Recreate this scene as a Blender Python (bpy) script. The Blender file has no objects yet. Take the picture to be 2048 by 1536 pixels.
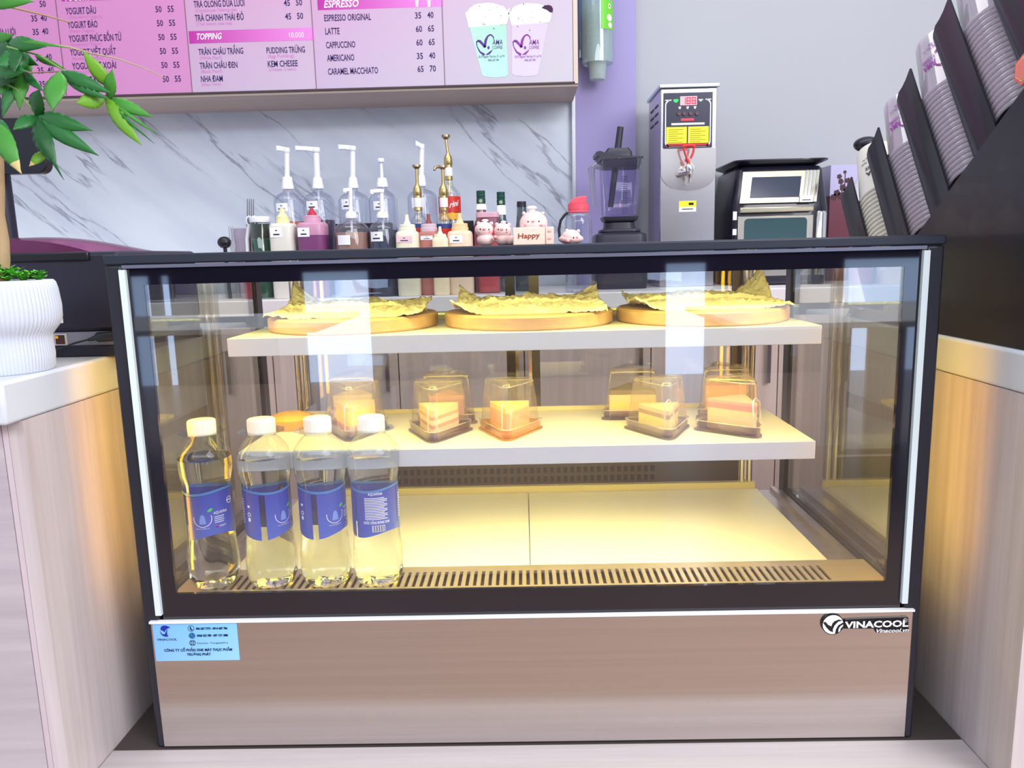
import bpy, bmesh, math, random
from math import sin, cos, pi, radians as rad, sqrt
from mathutils import Vector as V, Matrix, noise as mnoise
SC = bpy.context.scene
COL = SC.collection
random.seed(7)
# ------------------------------------------------------------------ camera
C0 = V((.003, -.9274, .6394)); FPX = 1540.0
def cam_axes(yaw=-.0182, pitch=.1671, roll=-.0246):
    f = V((sin(yaw)*cos(pitch), cos(yaw)*cos(pitch), -sin(pitch)))
    r = V((cos(yaw), -sin(yaw), 0)); u = r.cross(f)
    return r*cos(roll)+u*sin(roll), u*cos(roll)-r*sin(roll), f
CR, CU, CF = cam_axes()
cam_d = bpy.data.cameras.new('camera'); cam = bpy.data.objects.new('camera', cam_d); COL.objects.link(cam)
cam_d.sensor_width = 36; cam_d.lens = 36*FPX/2048; cam_d.clip_start = .02
m = Matrix.Identity(4)
for i in range(3):
    m[i][0], m[i][1], m[i][2], m[i][3] = CR[i], CU[i], -CF[i], C0[i]
cam.matrix_world = m
SC.camera = cam
# ------------------------------------------------------------------ sky, lamps, exposure
def lin(c):
    c = [x/255 for x in c[:3]]
    return tuple(x/12.92 if x <= .04045 else ((x+.055)/1.055)**2.4 for x in c)
w = bpy.data.worlds.new('daylight'); SC.world = w; w.use_nodes = True
w.node_tree.nodes['Background'].inputs[0].default_value = (.80, .88, 1.0, 1)
w.node_tree.nodes['Background'].inputs[1].default_value = .78
SC.view_settings.view_transform = 'Standard'; SC.view_settings.look = 'None'
SC.view_settings.gamma = 1; SC.view_settings.use_curve_mapping = False
SC.view_settings.exposure = 0.13
SC.cycles.transparent_max_bounces = 40; SC.cycles.max_bounces = 14; SC.cycles.transmission_bounces = 12
SC.cycles.glossy_bounces = 6; SC.cycles.diffuse_bounces = 4
def area(name, loc, size, power, col, rot=(0, 0, 0)):
    l = bpy.data.lights.new(name, 'AREA'); l.shape = 'RECTANGLE'; l.size, l.size_y = size
    l.energy = power; l.color = col
    o = bpy.data.objects.new(name, l); COL.objects.link(o); o.location = loc; o.rotation_euler = rot
    return o
area('overhead_light', (.1, .9, 2.5), (3.2, .8), 29, (1, .97, .98))
area('overhead_light', (0, -3.6, 2.5), (6.5, 1.8), 190, (.93, .96, 1))  # added fill that brightens the cafe tables for their reflection in the glass
area('overhead_light', (2.5, -2.3, 2.4), (2.4, 1.8), 120, (1, .97, .98), (rad(24), rad(42), 0))
WARM = (1, .90, .20)
area('showcase_lamp', (0, .075, .628), (.86, .02), 1.2, WARM, (rad(28), 0, 0))
area('showcase_lamp', (0.02, .105, .508), (.72, .02), .5, WARM, (rad(20), 0, 0))
area('showcase_lamp', (0.03, .125, .352), (.5, .02), .72, WARM, (rad(4), 0, 0))
# ------------------------------------------------------------------ helpers
def at(px, py, x=None, y=None, z=None):
    """the point of the place seen at a pixel, on the plane x, y or z = const"""
    d = CF + CR*((px-1024)/FPX) - CU*((py-768)/FPX)
    i, v = (0, x) if x is not None else (1, y) if y is not None else (2, z)
    return C0 + d*((v-C0[i])/d[i])
def mpp(y): return (y-C0.y)/FPX/.985          # metres per pixel at depth y
MATS = {}
def nodes(name):
    mt = bpy.data.materials.new(name); mt.use_nodes = True
    return mt, mt.node_tree, mt.node_tree.nodes['Principled BSDF']
def P(name, col, rough=.5, metal=0, spec=.5, emit=None, es=0, alpha=None, coat=0, noise=0, nscale=40, tr=0, ior=1.45, sub=0):
    if name in MATS: return MATS[name]
    mt, t, b = nodes(name); c = lin(col)+(1,)
    b.inputs['Base Color'].default_value = c; b.inputs['Roughness'].default_value = rough
    b.inputs['Metallic'].default_value = metal; b.inputs['Specular IOR Level'].default_value = spec
    b.inputs['Coat Weight'].default_value = coat; b.inputs['Transmission Weight'].default_value = tr
    b.inputs['IOR'].default_value = ior
    if sub:
        b.inputs['Subsurface Weight'].default_value = sub; b.inputs['Subsurface Radius'].default_value = (.01, .006, .004)
    if emit: b.inputs['Emission Color'].default_value = lin(emit)+(1,); b.inputs['Emission Strength'].default_value = es
    if noise:
        n = t.nodes.new('ShaderNodeTexNoise'); n.inputs['Scale'].default_value = nscale; n.inputs['Detail'].default_value = 4
        tc = t.nodes.new('ShaderNodeTexCoord'); t.links.new(tc.outputs['Object'], n.inputs['Vector'])
        mx = t.nodes.new('ShaderNodeMix'); mx.data_type = 'RGBA'
        mx.inputs[6].default_value = tuple(x*(1-noise) for x in c[:3])+(1,)
        mx.inputs[7].default_value = tuple(min(1, x*(1+noise)) for x in c[:3])+(1,)
        t.links.new(n.outputs['Fac'], mx.inputs[0]); t.links.new(mx.outputs[2], b.inputs['Base Color'])
    MATS[name] = mt; return mt
def grain(name, col, dark, scale, rough=.45, metal=0, amt=.5, spec=.4, bump=0):
    """stretched noise: wood grain or brushed metal"""
    if name in MATS: return MATS[name]
    mt, t, b = nodes(name)
    tc = t.nodes.new('ShaderNodeTexCoord'); mp = t.nodes.new('ShaderNodeMapping'); mp.inputs['Scale'].default_value = scale
    n = t.nodes.new('ShaderNodeTexNoise'); n.inputs['Scale'].default_value = 1; n.inputs['Detail'].default_value = 6; n.inputs['Roughness'].default_value = .62
    cr = t.nodes.new('ShaderNodeValToRGB')
    cr.color_ramp.elements[0].position = .5-amt/2; cr.color_ramp.elements[1].position = .5+amt/2
    cr.color_ramp.elements[0].color = lin(dark)+(1,); cr.color_ramp.elements[1].color = lin(col)+(1,)
    L = t.links.new
    L(tc.outputs['Object'], mp.inputs['Vector']); L(mp.outputs[0], n.inputs['Vector']); L(n.outputs['Fac'], cr.inputs[0]); L(cr.outputs[0], b.inputs['Base Color'])
    b.inputs['Roughness'].default_value = rough; b.inputs['Metallic'].default_value = metal; b.inputs['Specular IOR Level'].default_value = spec
    if bump:
        bp = t.nodes.new('ShaderNodeBump'); bp.inputs['Strength'].default_value = bump; bp.inputs['Distance'].default_value = .001
        L(n.outputs['Fac'], bp.inputs['Height']); L(bp.outputs[0], b.inputs['Normal'])
    MATS[name] = mt; return mt
def clear(name, tint=(255, 255, 255), refl=.045, rough=.01, power=4.5, haze=0, hazecol=(255, 255, 255), gain=.9):
    """thin clear sheet: see-through, with a reflection that grows at grazing angles"""
    if name in MATS: return MATS[name]
    mt, t, b = nodes(name); t.nodes.remove(b); L = t.links.new
    out = t.nodes['Material Output']
    tr = t.nodes.new('ShaderNodeBsdfTransparent'); tr.inputs[0].default_value = lin(tint)+(1,)
    gl = t.nodes.new('ShaderNodeBsdfGlossy'); gl.inputs['Roughness'].default_value = rough
    lw = t.nodes.new('ShaderNodeLayerWeight'); lw.inputs[0].default_value = .5
    pw = t.nodes.new('ShaderNodeMath'); pw.operation = 'POWER'; pw.inputs[1].default_value = power
    ma = t.nodes.new('ShaderNodeMath'); ma.operation = 'MULTIPLY_ADD'; ma.inputs[1].default_value = gain; ma.inputs[2].default_value = refl
    mx = t.nodes.new('ShaderNodeMixShader')
    L(lw.outputs['Facing'], pw.inputs[0]); L(pw.outputs[0], ma.inputs[0]); L(ma.outputs[0], mx.inputs[0])
    src = tr.outputs[0]
    if haze:
        df = t.nodes.new('ShaderNodeBsdfDiffuse'); df.inputs[0].default_value = lin(hazecol)+(1,)
        tl = t.nodes.new('ShaderNodeBsdfTranslucent'); tl.inputs[0].default_value = lin(hazecol)+(1,)
        m3 = t.nodes.new('ShaderNodeMixShader'); m3.inputs[0].default_value = .5
        m2 = t.nodes.new('ShaderNodeMixShader'); m2.inputs[0].default_value = haze
        L(df.outputs[0], m3.inputs[1]); L(tl.outputs[0], m3.inputs[2])
        L(tr.outputs[0], m2.inputs[1]); L(m3.outputs[0], m2.inputs[2]); src = m2.outputs[0]
    L(src, mx.inputs[1]); L(gl.outputs[0], mx.inputs[2]); L(mx.outputs[0], out.inputs[0])
    MATS[name] = mt; return mt
def gradmat(name, c00, c10, c01, c11, rough=.35, emit=0):
    """printed colour blend over a panel (generated x across, z up)"""
    if name in MATS: return MATS[name]
    mt, t, b = nodes(name); L = t.links.new
    tc = t.nodes.new('ShaderNodeTexCoord'); sp = t.nodes.new('ShaderNodeSeparateXYZ'); L(tc.outputs['Generated'], sp.inputs[0])
    def mix(a, c):
        x = t.nodes.new('ShaderNodeMix'); x.data_type = 'RGBA'
        for i, s in ((6, a), (7, c)):
            if isinstance(s, tuple): x.inputs[i].default_value = lin(s)+(1,)
            else: L(s, x.inputs[i])
        return x
    lo, hi = mix(c00, c10), mix(c01, c11); L(sp.outputs[0], lo.inputs[0]); L(sp.outputs[0], hi.inputs[0])
    mm = mix(lo.outputs[2], hi.outputs[2]); L(sp.outputs[2], mm.inputs[0]); L(mm.outputs[2], b.inputs['Base Color'])
    b.inputs['Roughness'].default_value = rough
    if emit: L(mm.outputs[2], b.inputs['Emission Color']); b.inputs['Emission Strength'].default_value = emit
    MATS[name] = mt; return mt
_tc = {}
def glyphs(s, italic=0, bold=0):
    k = (s, italic, bold)
    if k not in _tc:
        cu = bpy.data.curves.new('t', 'FONT'); cu.body = s; cu.resolution_u = 2; cu.shear = italic; cu.offset = bold
        o = bpy.data.objects.new('t', cu); me = bpy.data.meshes.new_from_object(o)
        vs = [v.co.copy() for v in me.vertices]; fs = [tuple(p.vertices) for p in me.polygons]
        bpy.data.objects.remove(o); bpy.data.curves.remove(cu); bpy.data.meshes.remove(me)
        _tc[k] = (vs, fs, min(v.x for v in vs), max(v.x for v in vs))
    return _tc[k]
CAP = max(v.y for v in glyphs('H')[0])
def wm(o):
    mt = o.matrix_basis.copy(); p = o.parent
    while p: mt = p.matrix_basis @ mt; p = p.parent
    return mt
class G:
    def __init__(s): s.b = bmesh.new(); s.M = Matrix.Identity(4); s.mi = 0
    def v(s, p): return s.b.verts.new(s.M @ V(p))
    def f(s, vs):
        try: fc = s.b.faces.new(vs); fc.material_index = s.mi; return fc
        except ValueError: return None
    def box(s, x0, x1, y0, y1, z0, z1):
        v = [s.v((x, y, z)) for z in (z0, z1) for y in (y0, y1) for x in (x0, x1)]
        for q in ((0, 2, 3, 1), (4, 5, 7, 6), (0, 1, 5, 4), (2, 6, 7, 3), (0, 4, 6, 2), (1, 3, 7, 5)): s.f([v[i] for i in q])
        return s
    def lathe(s, prof, c=(0, 0, 0), seg=28, sq=None, ax='z'):
        """profile of (radius, height); sq rounds the ring towards a square"""
        rings = []
        for r, h in prof:
            ring = []
            n = 1 if r < 1e-6 else seg
            for k in range(n):
                a = 2*pi*k/seg; ca, sa = cos(a), sin(a)
                if sq and r > 1e-6:
                    q = (abs(ca)**sq+abs(sa)**sq)**(-1/sq); ca, sa = ca*q, sa*q
                p = (r*ca, r*sa, h) if ax == 'z' else (r*ca, h, r*sa) if ax == 'y' else (h, r*ca, r*sa)
                ring.append(s.v((c[0]+p[0], c[1]+p[1], c[2]+p[2])))
            rings.append(ring)
        for a, b in zip(rings, rings[1:]):
            if len(a) == 1 and len(b) == 1: continue
            for k in range(seg):
                j = (k+1) % seg
                if len(a) == 1: s.f((a[0], b[j], b[k]))
                elif len(b) == 1: s.f((a[k], a[j], b[0]))
                else: s.f((a[k], a[j], b[j], b[k]))
        return s
    def tube(s, pts, r, seg=8, cap=True):
        pts = [V(p) for p in pts]; n = len(pts); rr = r if isinstance(r, (list, tuple)) else [r]*n
        d0 = (pts[1]-pts[0]).normalized(); u = d0.orthogonal().normalized(); rings = []
        for i, p in enumerate(pts):
            d = (pts[min(i+1, n-1)]-pts[max(i-1, 0)]).normalized()
            u = (u-d*u.dot(d)).normalized(); w_ = d.cross(u)
            rings.append([s.v(p+(u*cos(2*pi*k/seg)+w_*sin(2*pi*k/seg))*rr[i]) for k in range(seg)])
        for a, b in zip(rings, rings[1:]):
            for k in range(seg): s.f((a[k], a[(k+1) % seg], b[(k+1) % seg], b[k]))
        if cap: s.f(rings[0][::-1]); s.f(rings[-1])
        return s
    def prism(s, poly, a0, a1, ax='y'):
        def q(p, a): return (p[0], a, p[1]) if ax == 'y' else (a, p[0], p[1]) if ax == 'x' else (p[0], p[1], a)
        A = [s.v(q(p, a0)) for p in poly]; B = [s.v(q(p, a1)) for p in poly]; n = len(poly)
        s.f(A); s.f(B[::-1])
        for k in range(n): s.f((A[k], B[k], B[(k+1) % n], A[(k+1) % n]))
        return s
    def loft(s, rings, cap=True):
        R = [[s.v(p) for p in r] for r in rings]; n = len(R[0])
        for a, b in zip(R, R[1:]):
            for k in range(n): s.f((a[k], a[(k+1) % n], b[(k+1) % n], b[k]))
        if cap: s.f(R[0][::-1]); s.f(R[-1])
        return s
    def ball(s, c, r, seg=16, rings=10):
        r = (r, r, r) if not isinstance(r, (tuple, list)) else r
        R = []
        for i in range(rings+1):
            t = pi*i/rings
            if i in (0, rings): R.append([s.v((c[0], c[1], c[2]-r[2]*cos(t)))])
            else: R.append([s.v((c[0]+r[0]*sin(t)*cos(2*pi*k/seg), c[1]+r[1]*sin(t)*sin(2*pi*k/seg), c[2]-r[2]*cos(t))) for k in range(seg)])
        for a, b in zip(R, R[1:]):
            for k in range(seg):
                j = (k+1) % seg
                if len(a) == 1: s.f((a[0], b[j], b[k]))
                elif len(b) == 1: s.f((a[k], a[j], b[0]))
                else: s.f((a[k], a[j], b[j], b[k]))
        return s
    def poly(s, pts): s.f([s.v(p) for p in pts]); return s
    def grid(s, fn, nu, nv):
        R = [[s.v(fn(i/nu, j/nv)) for j in range(nv+1)] for i in range(nu+1)]
        for i in range(nu):
            for j in range(nv): s.f((R[i][j], R[i+1][j], R[i+1][j+1], R[i][j+1]))
        return s
    def text(s, t, fn, h, w=None, italic=0, bold=0, align='L'):
        """letters laid out by fn(u, v) -> point, u across and v up in metres"""
        vs, fs, x0, x1 = glyphs(t, italic, bold)
        k = h/CAP; kx = w/(x1-x0) if w else k
        off = 0 if align == 'L' else -.5*(x1-x0)*kx if align == 'C' else -(x1-x0)*kx
        L = [s.v(fn((p.x-x0)*kx+off, p.y*k)) for p in vs]
        for q in fs: s.f([L[i] for i in q])
        return s
    def o(s, name, mats, parent=None, smooth=40, bevel=0, seg=2, solid=0):
        if not isinstance(mats, (list, tuple)): mats = [mats]
        bmesh.ops.recalc_face_normals(s.b, faces=s.b.faces)
        me = bpy.data.meshes.new(name); s.b.to_mesh(me); s.b.free()
        if parent: me.transform(wm(parent).inverted())
        for mt in mats: me.materials.append(mt)
        if smooth:
            me.shade_smooth(); me.set_sharp_from_angle(angle=rad(smooth))
        o = bpy.data.objects.new(name, me); COL.objects.link(o)
        if parent: o.parent = parent
        if solid:
            md = o.modifiers.new('thick', 'SOLIDIFY'); md.thickness = solid; md.offset = 0
        if bevel:
            md = o.modifiers.new('bevel', 'BEVEL'); md.width = bevel; md.segments = seg; md.limit_method = 'ANGLE'; md.angle_limit = rad(40)
        return o
def tag(o, label=None, cat=None, group=None, kind=None):
    for k, v_ in (('label', label), ('category', cat), ('group', group), ('kind', kind)):
        if v_: o[k] = v_
    return o
def thing(name, label, cat, loc=(0, 0, 0), rz=0, group=None):
    o = bpy.data.objects.new(name, None); COL.objects.link(o); o.empty_display_size = .02
    o.location = loc; o.rotation_euler = (0, 0, rz)
    return tag(o, label, cat, group)
def wall_text(g, t, pl, pr, pb, hpx, Y, italic=0, bold=0, dy=0):
    """a line of lettering on the plane y = Y, from pixel column pl to pr on baseline pb (read at its left end)"""
    a = at(pl, pb, y=Y); wd = at(pr, pb, y=Y).x-a.x
    g.text(t, lambda u, v: (a.x+u, Y-dy, a.z+v), hpx*mpp(Y), wd, italic, bold)
def rrect(w_, h_, r, n=5):
    out = []
    for cx, cy, a0 in ((w_/2-r, h_/2-r, 0), (-w_/2+r, h_/2-r, 90), (-w_/2+r, -h_/2+r, 180), (w_/2-r, -h_/2+r, 270)):
        for k in range(n+1):
            a = rad(a0+90*k/n); out.append((cx+r*cos(a), cy+r*sin(a)))
    return out
def lettermat(name, c): return P(name, c, .6, spec=.2)
# ------------------------------------------------------------------ materials
wood_v = grain('wood_vertical', (210, 199, 201), (182, 169, 169), (60, 60, 2.2), .42, amt=.55)
wood_h = grain('wood_horizontal', (194, 184, 190), (170, 158, 165), (1.6, 50, 50), .42, amt=.5)
wood_d = grain('wood_deck', (200, 191, 192), (178, 168, 168), (2, 70, 70), .45, amt=.5)
cab_v = grain('cabinet_wood', (212, 190, 182), (182, 160, 152), (45, 45, 1.6), .4, amt=.6)
slab_m = P('worktop_white', (206, 210, 219), .35, noise=.03, nscale=30)
wall_m = P('wall_paint', (172, 173, 180), .6, noise=.015, nscale=6)
purple_m = P('wall_lilac', (156, 146, 194), .55, noise=.02, nscale=6)
black_m = P('black_metal', (34, 34, 44), .35)
gloss_black = P('black_glass_border', (16, 14, 26), .03, spec=.9)
alu = P('aluminium', (214, 226, 230), .35, metal=.0, spec=.6)
steel = grain('stainless', (208, 200, 198), (190, 182, 180), (1.5, 90, 90), .32, metal=1, amt=.6)
steel_front = grain('stainless_front', (204, 196, 193), (190, 181, 177), (1.2, 120, 120), .17, metal=1, amt=.6)
chrome = P('chrome', (225, 222, 220), .12, metal=1)
white_shelf = P('shelf_white', (240, 238, 232), .35)
lip_m = P('shelf_edge', (184, 190, 206), .4, metal=.0)
glass_m = clear('pane_glass', refl=.085)
side_glass = clear('side_pane_glass', (246, 248, 240), refl=.22, gain=.7, power=3)
floor_m = P('cafe_floor', (158, 134, 120), .35, noise=.06, nscale=3)
facade_m = P('facade_dark', (46, 38, 62), .6)

def marble():
    mt, t, b = nodes('marble'); L = t.links.new
    tc = t.nodes.new('ShaderNodeTexCoord')
    def vein(ang, sc, width, seed):
        rt = t.nodes.new('ShaderNodeMapping'); rt.inputs['Rotation'].default_value = (0, rad(ang), 0)
        mp = t.nodes.new('ShaderNodeMapping'); mp.inputs['Scale'].default_value = sc; mp.inputs['Location'].default_value = (seed, seed*.7, seed*.3)
        n = t.nodes.new('ShaderNodeTexNoise'); n.inputs['Scale'].default_value = 1; n.inputs['Detail'].default_value = 7; n.inputs['Roughness'].default_value = .55
        sb = t.nodes.new('ShaderNodeMath'); sb.operation = 'SUBTRACT'; sb.inputs[1].default_value = .5
        ab = t.nodes.new('ShaderNodeMath'); ab.operation = 'ABSOLUTE'
        mr = t.nodes.new('ShaderNodeMapRange'); mr.inputs['From Min'].default_value = 0; mr.inputs['From Max'].default_value = width
        mr.inputs['To Min'].default_value = 1; mr.inputs['To Max'].default_value = 0
        L(tc.outputs['Object'], rt.inputs[0]); L(rt.outputs[0], mp.inputs[0]); L(mp.outputs[0], n.inputs['Vector']); L(n.outputs['Fac'], sb.inputs[0])
        L(sb.outputs[0], ab.inputs[0]); L(ab.outputs[0], mr.inputs[0]); return mr.outputs[0]
    v1 = vein(-42, (.7, 3, 4.4), .013, 1.3); v2 = vein(-38, (.8, 3, 3.6), .16, 5.1); msk = vein(-40, (1.2, 2, 2.6), .10, 9.7)
    mu = t.nodes.new('ShaderNodeMath'); mu.operation = 'MULTIPLY'; L(v1, mu.inputs[0]); L(msk, mu.inputs[1])
    a = t.nodes.new('ShaderNodeMix'); a.data_type = 'RGBA'; a.inputs[6].default_value = lin((214, 222, 232))+(1,); a.inputs[7].default_value = lin((198, 205, 221))+(1,)
    c = t.nodes.new('ShaderNodeMix'); c.data_type = 'RGBA'; c.inputs[7].default_value = lin((140, 144, 160))+(1,)
    L(v2, a.inputs[0]); L(a.outputs[2], c.inputs[6]); L(mu.outputs[0], c.inputs[0]); L(c.outputs[2], b.inputs['Base Color'])
    b.inputs['Roughness'].default_value = .22
    return mt
marble_m = marble()
# ------------------------------------------------------------------ the setting
def struct(name, g, mats, **k): return tag(g.o(name, mats, **k), kind='structure')
struct('floor', G().box(-4, 4, -6, 2.2, -.46, -.4), floor_m, smooth=0)
struct('wall_back', G().box(.425, 3.2, 2.05, 2.2, -.4, 2.6), wall_m, smooth=0)
struct('wall_back_marble', G().box(-3.4, .19, 2.03, 2.2, -.4, 2.6), marble_m, smooth=0)
struct('wall_back_lilac', G().box(.206, .4255, 2.015, 2.2, -.4, 2.6), purple_m, smooth=0)
struct('trim_1', G().box(.19, .206, 2.008, 2.2, -.4, 2.6), P('trim_metal', (196, 198, 208), .3, metal=.6), bevel=.003)
# front of the cafe, opposite the showcase: seen in the reflections of the glass
fg = G()
wins = [(-3.29, -3.13), (-3.03, -2.96), (-1.84, -1.29), (1.18, 1.51), (2.64, 3.5)]
fg.box(-4, 4, -5.6, -5.5, .53, 1.5)
xs = [-4]+[x for q in wins for x in q]+[4]
for a, b in zip(xs[::2], xs[1::2]): fg.box(a, b, -5.6, -5.5, -.4, .53)
struct('wall_front', fg, facade_m, smooth=0)
day = P('daylight_pane', (200, 215, 235), .2, emit=(176, 204, 245), es=4.2)
for i, (a, b) in enumerate(wins): struct('window_%d' % (i+1), G().box(a, b, -5.56, -5.54, -.4, .53), day, smooth=0)
# ------------------------------------------------------------------ display case
case = thing('display_case', 'black framed glass countertop showcase with stainless base holding cakes and water bottles', 'display case', (0, .25, 0))
ZT = .65
G().box(-.501, .501, 0, .52, .638, ZT).o('top_panel', P('case_top_black', (36, 40, 54), .4), case, bevel=.002)
for s in (-1, 1):
    G().box(*sorted((s*.479, s*.500)), .0, .028, -.0, .6378).o('front_post', black_m, case, bevel=.003)
    G().box(*sorted((s*.474, s*.4815)), -.0035, .004, .190, .632).o('edge_strip', alu, case, smooth=0)
    G().box(*sorted((s*.482, s*.499)), .47, .5, 0, .638).o('rear_post', black_m, case, bevel=.002)
    G().box(*sorted((s*.486, s*.492)), .0285, .4695, .196, .637).o('side_pane', side_glass, case, smooth=0)
    G().box(*sorted((s*.478, s*.499)), .0285, .47, .012, .195).o('side_panel', black_m, case, smooth=0)
    G().box(*sorted((s*.4765, s*.4802)), .034, .046, .222, .60).o('added_glow_strip', P('added_glow', (255, 220, 150), .4, emit=(255, 184, 0), es=18), case, smooth=0)  # added emitters hidden behind the border, casting the warm glow on the counter sides
    g = G()
    for k in (-1, 1): g.tube([(s*.408+k*.007, .462, .2), (s*.408+k*.007, .462, .637)], .0045, 10)
    g.box(*sorted((s*.396, s*.420)), .466, .470, .2, .637)
    g.o('upright', chrome, case)
# the front pane with its printed border
g = G(); wx, z0, z1 = .4548, .2166, .6135
for x0, x1, a, b in ((-.4745, -wx, .182, .6377), (wx, .4745, .182, .6377), (-wx, wx, .182, z0), (-wx, wx, z1, .6377)): g.box(x0, x1, .002, .008, a, b)
g.o('printed_border', gloss_black, case, smooth=0)
G().box(-wx, wx, .0025, .0065, z0, z1).o('front_pane', glass_m, case, smooth=0)
G().box(-.478, .478, -.002, .010, .6335, .6375).o('top_trim', P('trim_grey', (120, 122, 140), .25, metal=.5), case, smooth=0)
# base
G().box(-.4905, .4905, -.002, .03, .002, .179).o('base_panel', steel_front, case, bevel=.0015)
G().box(-.4905, .4905, -.005, .0015, .1795, .1822).o('base_edge', P('edge_highlight', (246, 244, 246), .3), case, smooth=0)  # stainless lip, its highlight put in as a white base colour
G().box(-.477, .477, .031, .468, .004, .185).o('base_box', black_m, case, smooth=0)
# inside: floor, grille, channels
G().box(-.424, .003, .118, .455, .186, .2).o('floor_panel', white_shelf, case, bevel=.001)
G().box(.0042, .427, .118, .455, .186, .2).o('floor_panel', white_shelf, case, bevel=.001)
g = G(); g.box(-.477, .477, .0105, .05, .196, .2).box(-.477, .477, .098, .117, .196, .2).box(.41, .477, .05, .098, .196, .2).box(-.477, -.43, .05, .098, .196, .2)
n = 81
for k in range(n+1):
    x = -.43+.84*k/n; g.box(x-.0028, x+.0028, .05, .098, .197, .1998)
g.o('intake_grille', grain('grille_steel', (222, 206, 180), (205, 190, 165), (2, 90, 90), .3, metal=.75), case, smooth=0)
G().box(-.43, .41, .05, .098, .186, .1875).o('intake_tray', P('tray_brown', (58, 44, 34), .6), case, smooth=0)
for s in (-1, 1):
    G().box(*sorted((s*.428, s*.477)), .118, .466, .186, .193).o('side_channel', steel, case, smooth=0)
    G().box(*sorted((s*.455, s*.462)), .118, .466, .193, .200).o('channel_rib', steel, case, smooth=0)
g = G(); g.box(-.424, .424, .4565, .466, .2, .212)
g.o('rear_sill', P('sill_cream', (214, 206, 170), .4), case, smooth=0)
g = G(); g.box(-.42, .40, .468, .472, .212, .252)
g.mi = 1
for k in range(52):
    for j in range(2): g.box(-.405+.0125*k, -.398+.0125*k, .4665, .468, .217+.017*j, .227+.017*j)
g.o('rear_vent', [P('vent_dark', (62, 56, 62), .35), P('vent_hole', (16, 14, 20), .7)], case, smooth=0)
# two shelves: lit white plates with a grey front lip
for z, y1, half in ((.5385, .325, .389), (.3838, .322, .387)):
    sh = G().box(-half, half, .0835, y1, z-.004, z).o('shelf', white_shelf, case, smooth=0)
    G().box(-half-.001, half+.001, .078, .083, z-.0245, z).o('front_lip', lip_m, sh, bevel=.001)
    G().box(-half, half, y1, y1+.004, z-.006, z+.006).o('rear_rail', P('rail_cream', (228, 220, 190), .4), sh, smooth=0)
    for s in (-1, 1):
        G().prism([(.0845, z-.005), (.460, z-.005), (.460, z-.034), (.20, z-.022), (.0845, z-.018)], *sorted((s*.384, s*.3855)), ax='x').o('bracket', steel, sh, smooth=0)
    G().prism([(.086, z-.0045), (.100, z-.0045), (.086, z-.017)], -half+.01, half-.01, ax='x').o('light_strip', P('led_tube', (255, 226, 150), .4, emit=(255, 216, 52), es=13), sh, smooth=0)
G().prism([(.03, .6375), (.055, .6375), (.03, .620)], -.45, .45, ax='x').o('light_strip', P('led_tube_top', (255, 236, 190), .4, emit=(255, 232, 180), es=5), case, smooth=0)
# sliding rear doors
door_gl = clear('door_glass', (236, 240, 240), refl=.06)
for (x0, x1, y) in ((-.40, .030, .476), (-.031, .40, .486)):
    d = G().box(x0+.018, x1-.018, y-.002, y+.002, .262, .628).o('rear_door', door_gl, case, smooth=0)
    g = G()
    for a in ((x0, x0+.018, .254, .636), (x1-.018, x1, .254, .636), (x0+.018, x1-.018, .254, .262), (x0+.018, x1-.018, .628, .636)): g.box(a[0], a[1], y-.005, y+.005, a[2], a[3])
    g.o('door_frame', P('door_grey', (92, 86, 90), .3, metal=.4), d, smooth=0)
    x = .012 if x1 < .1 else -.012
    G().box(x-.003, x+.003, y-.009, y-.0055, .40, .47).o('door_pull', chrome, d)
# maker's badge, bottom right of the showcase
bz = at(1665, 1248, y=-.004)
bd = thing('maker_badge', 'black and white VINACOOL maker badge on the stainless base, upper right corner', 'badge', (bz.x, -.003, bz.z))
bw, bk = P('badge_white', (240, 240, 244), .35), P('badge_black', (20, 20, 26), .4)
rr = 23*mpp(0)
G().lathe([(0, -.0032), (rr, -.0032), (rr, 0), (0, 0)], (bz.x, -.002, bz.z), 40, ax='y').o('disc', bk, bd)
g = G()
for k in range(40):
    q0, q1 = 2*pi*k/40, 2*pi*(k+1)/40
    g.poly([(bz.x, -.0056, bz.z)]+[(bz.x+rr*.92*cos(q), -.0056, bz.z+rr*.92*sin(q)) for q in (q0, q1)])
g.mi = 1
for pts in (((-.90, .22), (-.62, -.22), (-.28, -.60), (.02, -.74), (.0, -.45)), ((-.90, .22), (.0, -.45), (-.15, -.16), (-.45, .0), (-.70, .30)), ((.0, -.45), (.15, -.06), (.12, .34), (-.05, .14), (-.15, -.16)), ((.15, -.06), (.45, .28), (.84, .38), (.5, .5), (.12, .34)),
            ((.22, -.90), (.28, -.45), (.52, -.40), (.50, -.78)), ((.28, -.45), (.48, -.05), (.68, -.14), (.52, -.40)), ((.48, -.05), (.90, .20), (.93, .02), (.68, -.14)), ((.68, -.64), (.70, -.40), (.90, -.16), (.92, -.30))):
    g.poly([(bz.x+rr*x, -.0059, bz.z+rr*z) for x, z in pts])
g.o('emblem', [bw, bk], bd, smooth=0)
def bp(px, py, Y=-.004): return at(px, py, y=Y)
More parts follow.
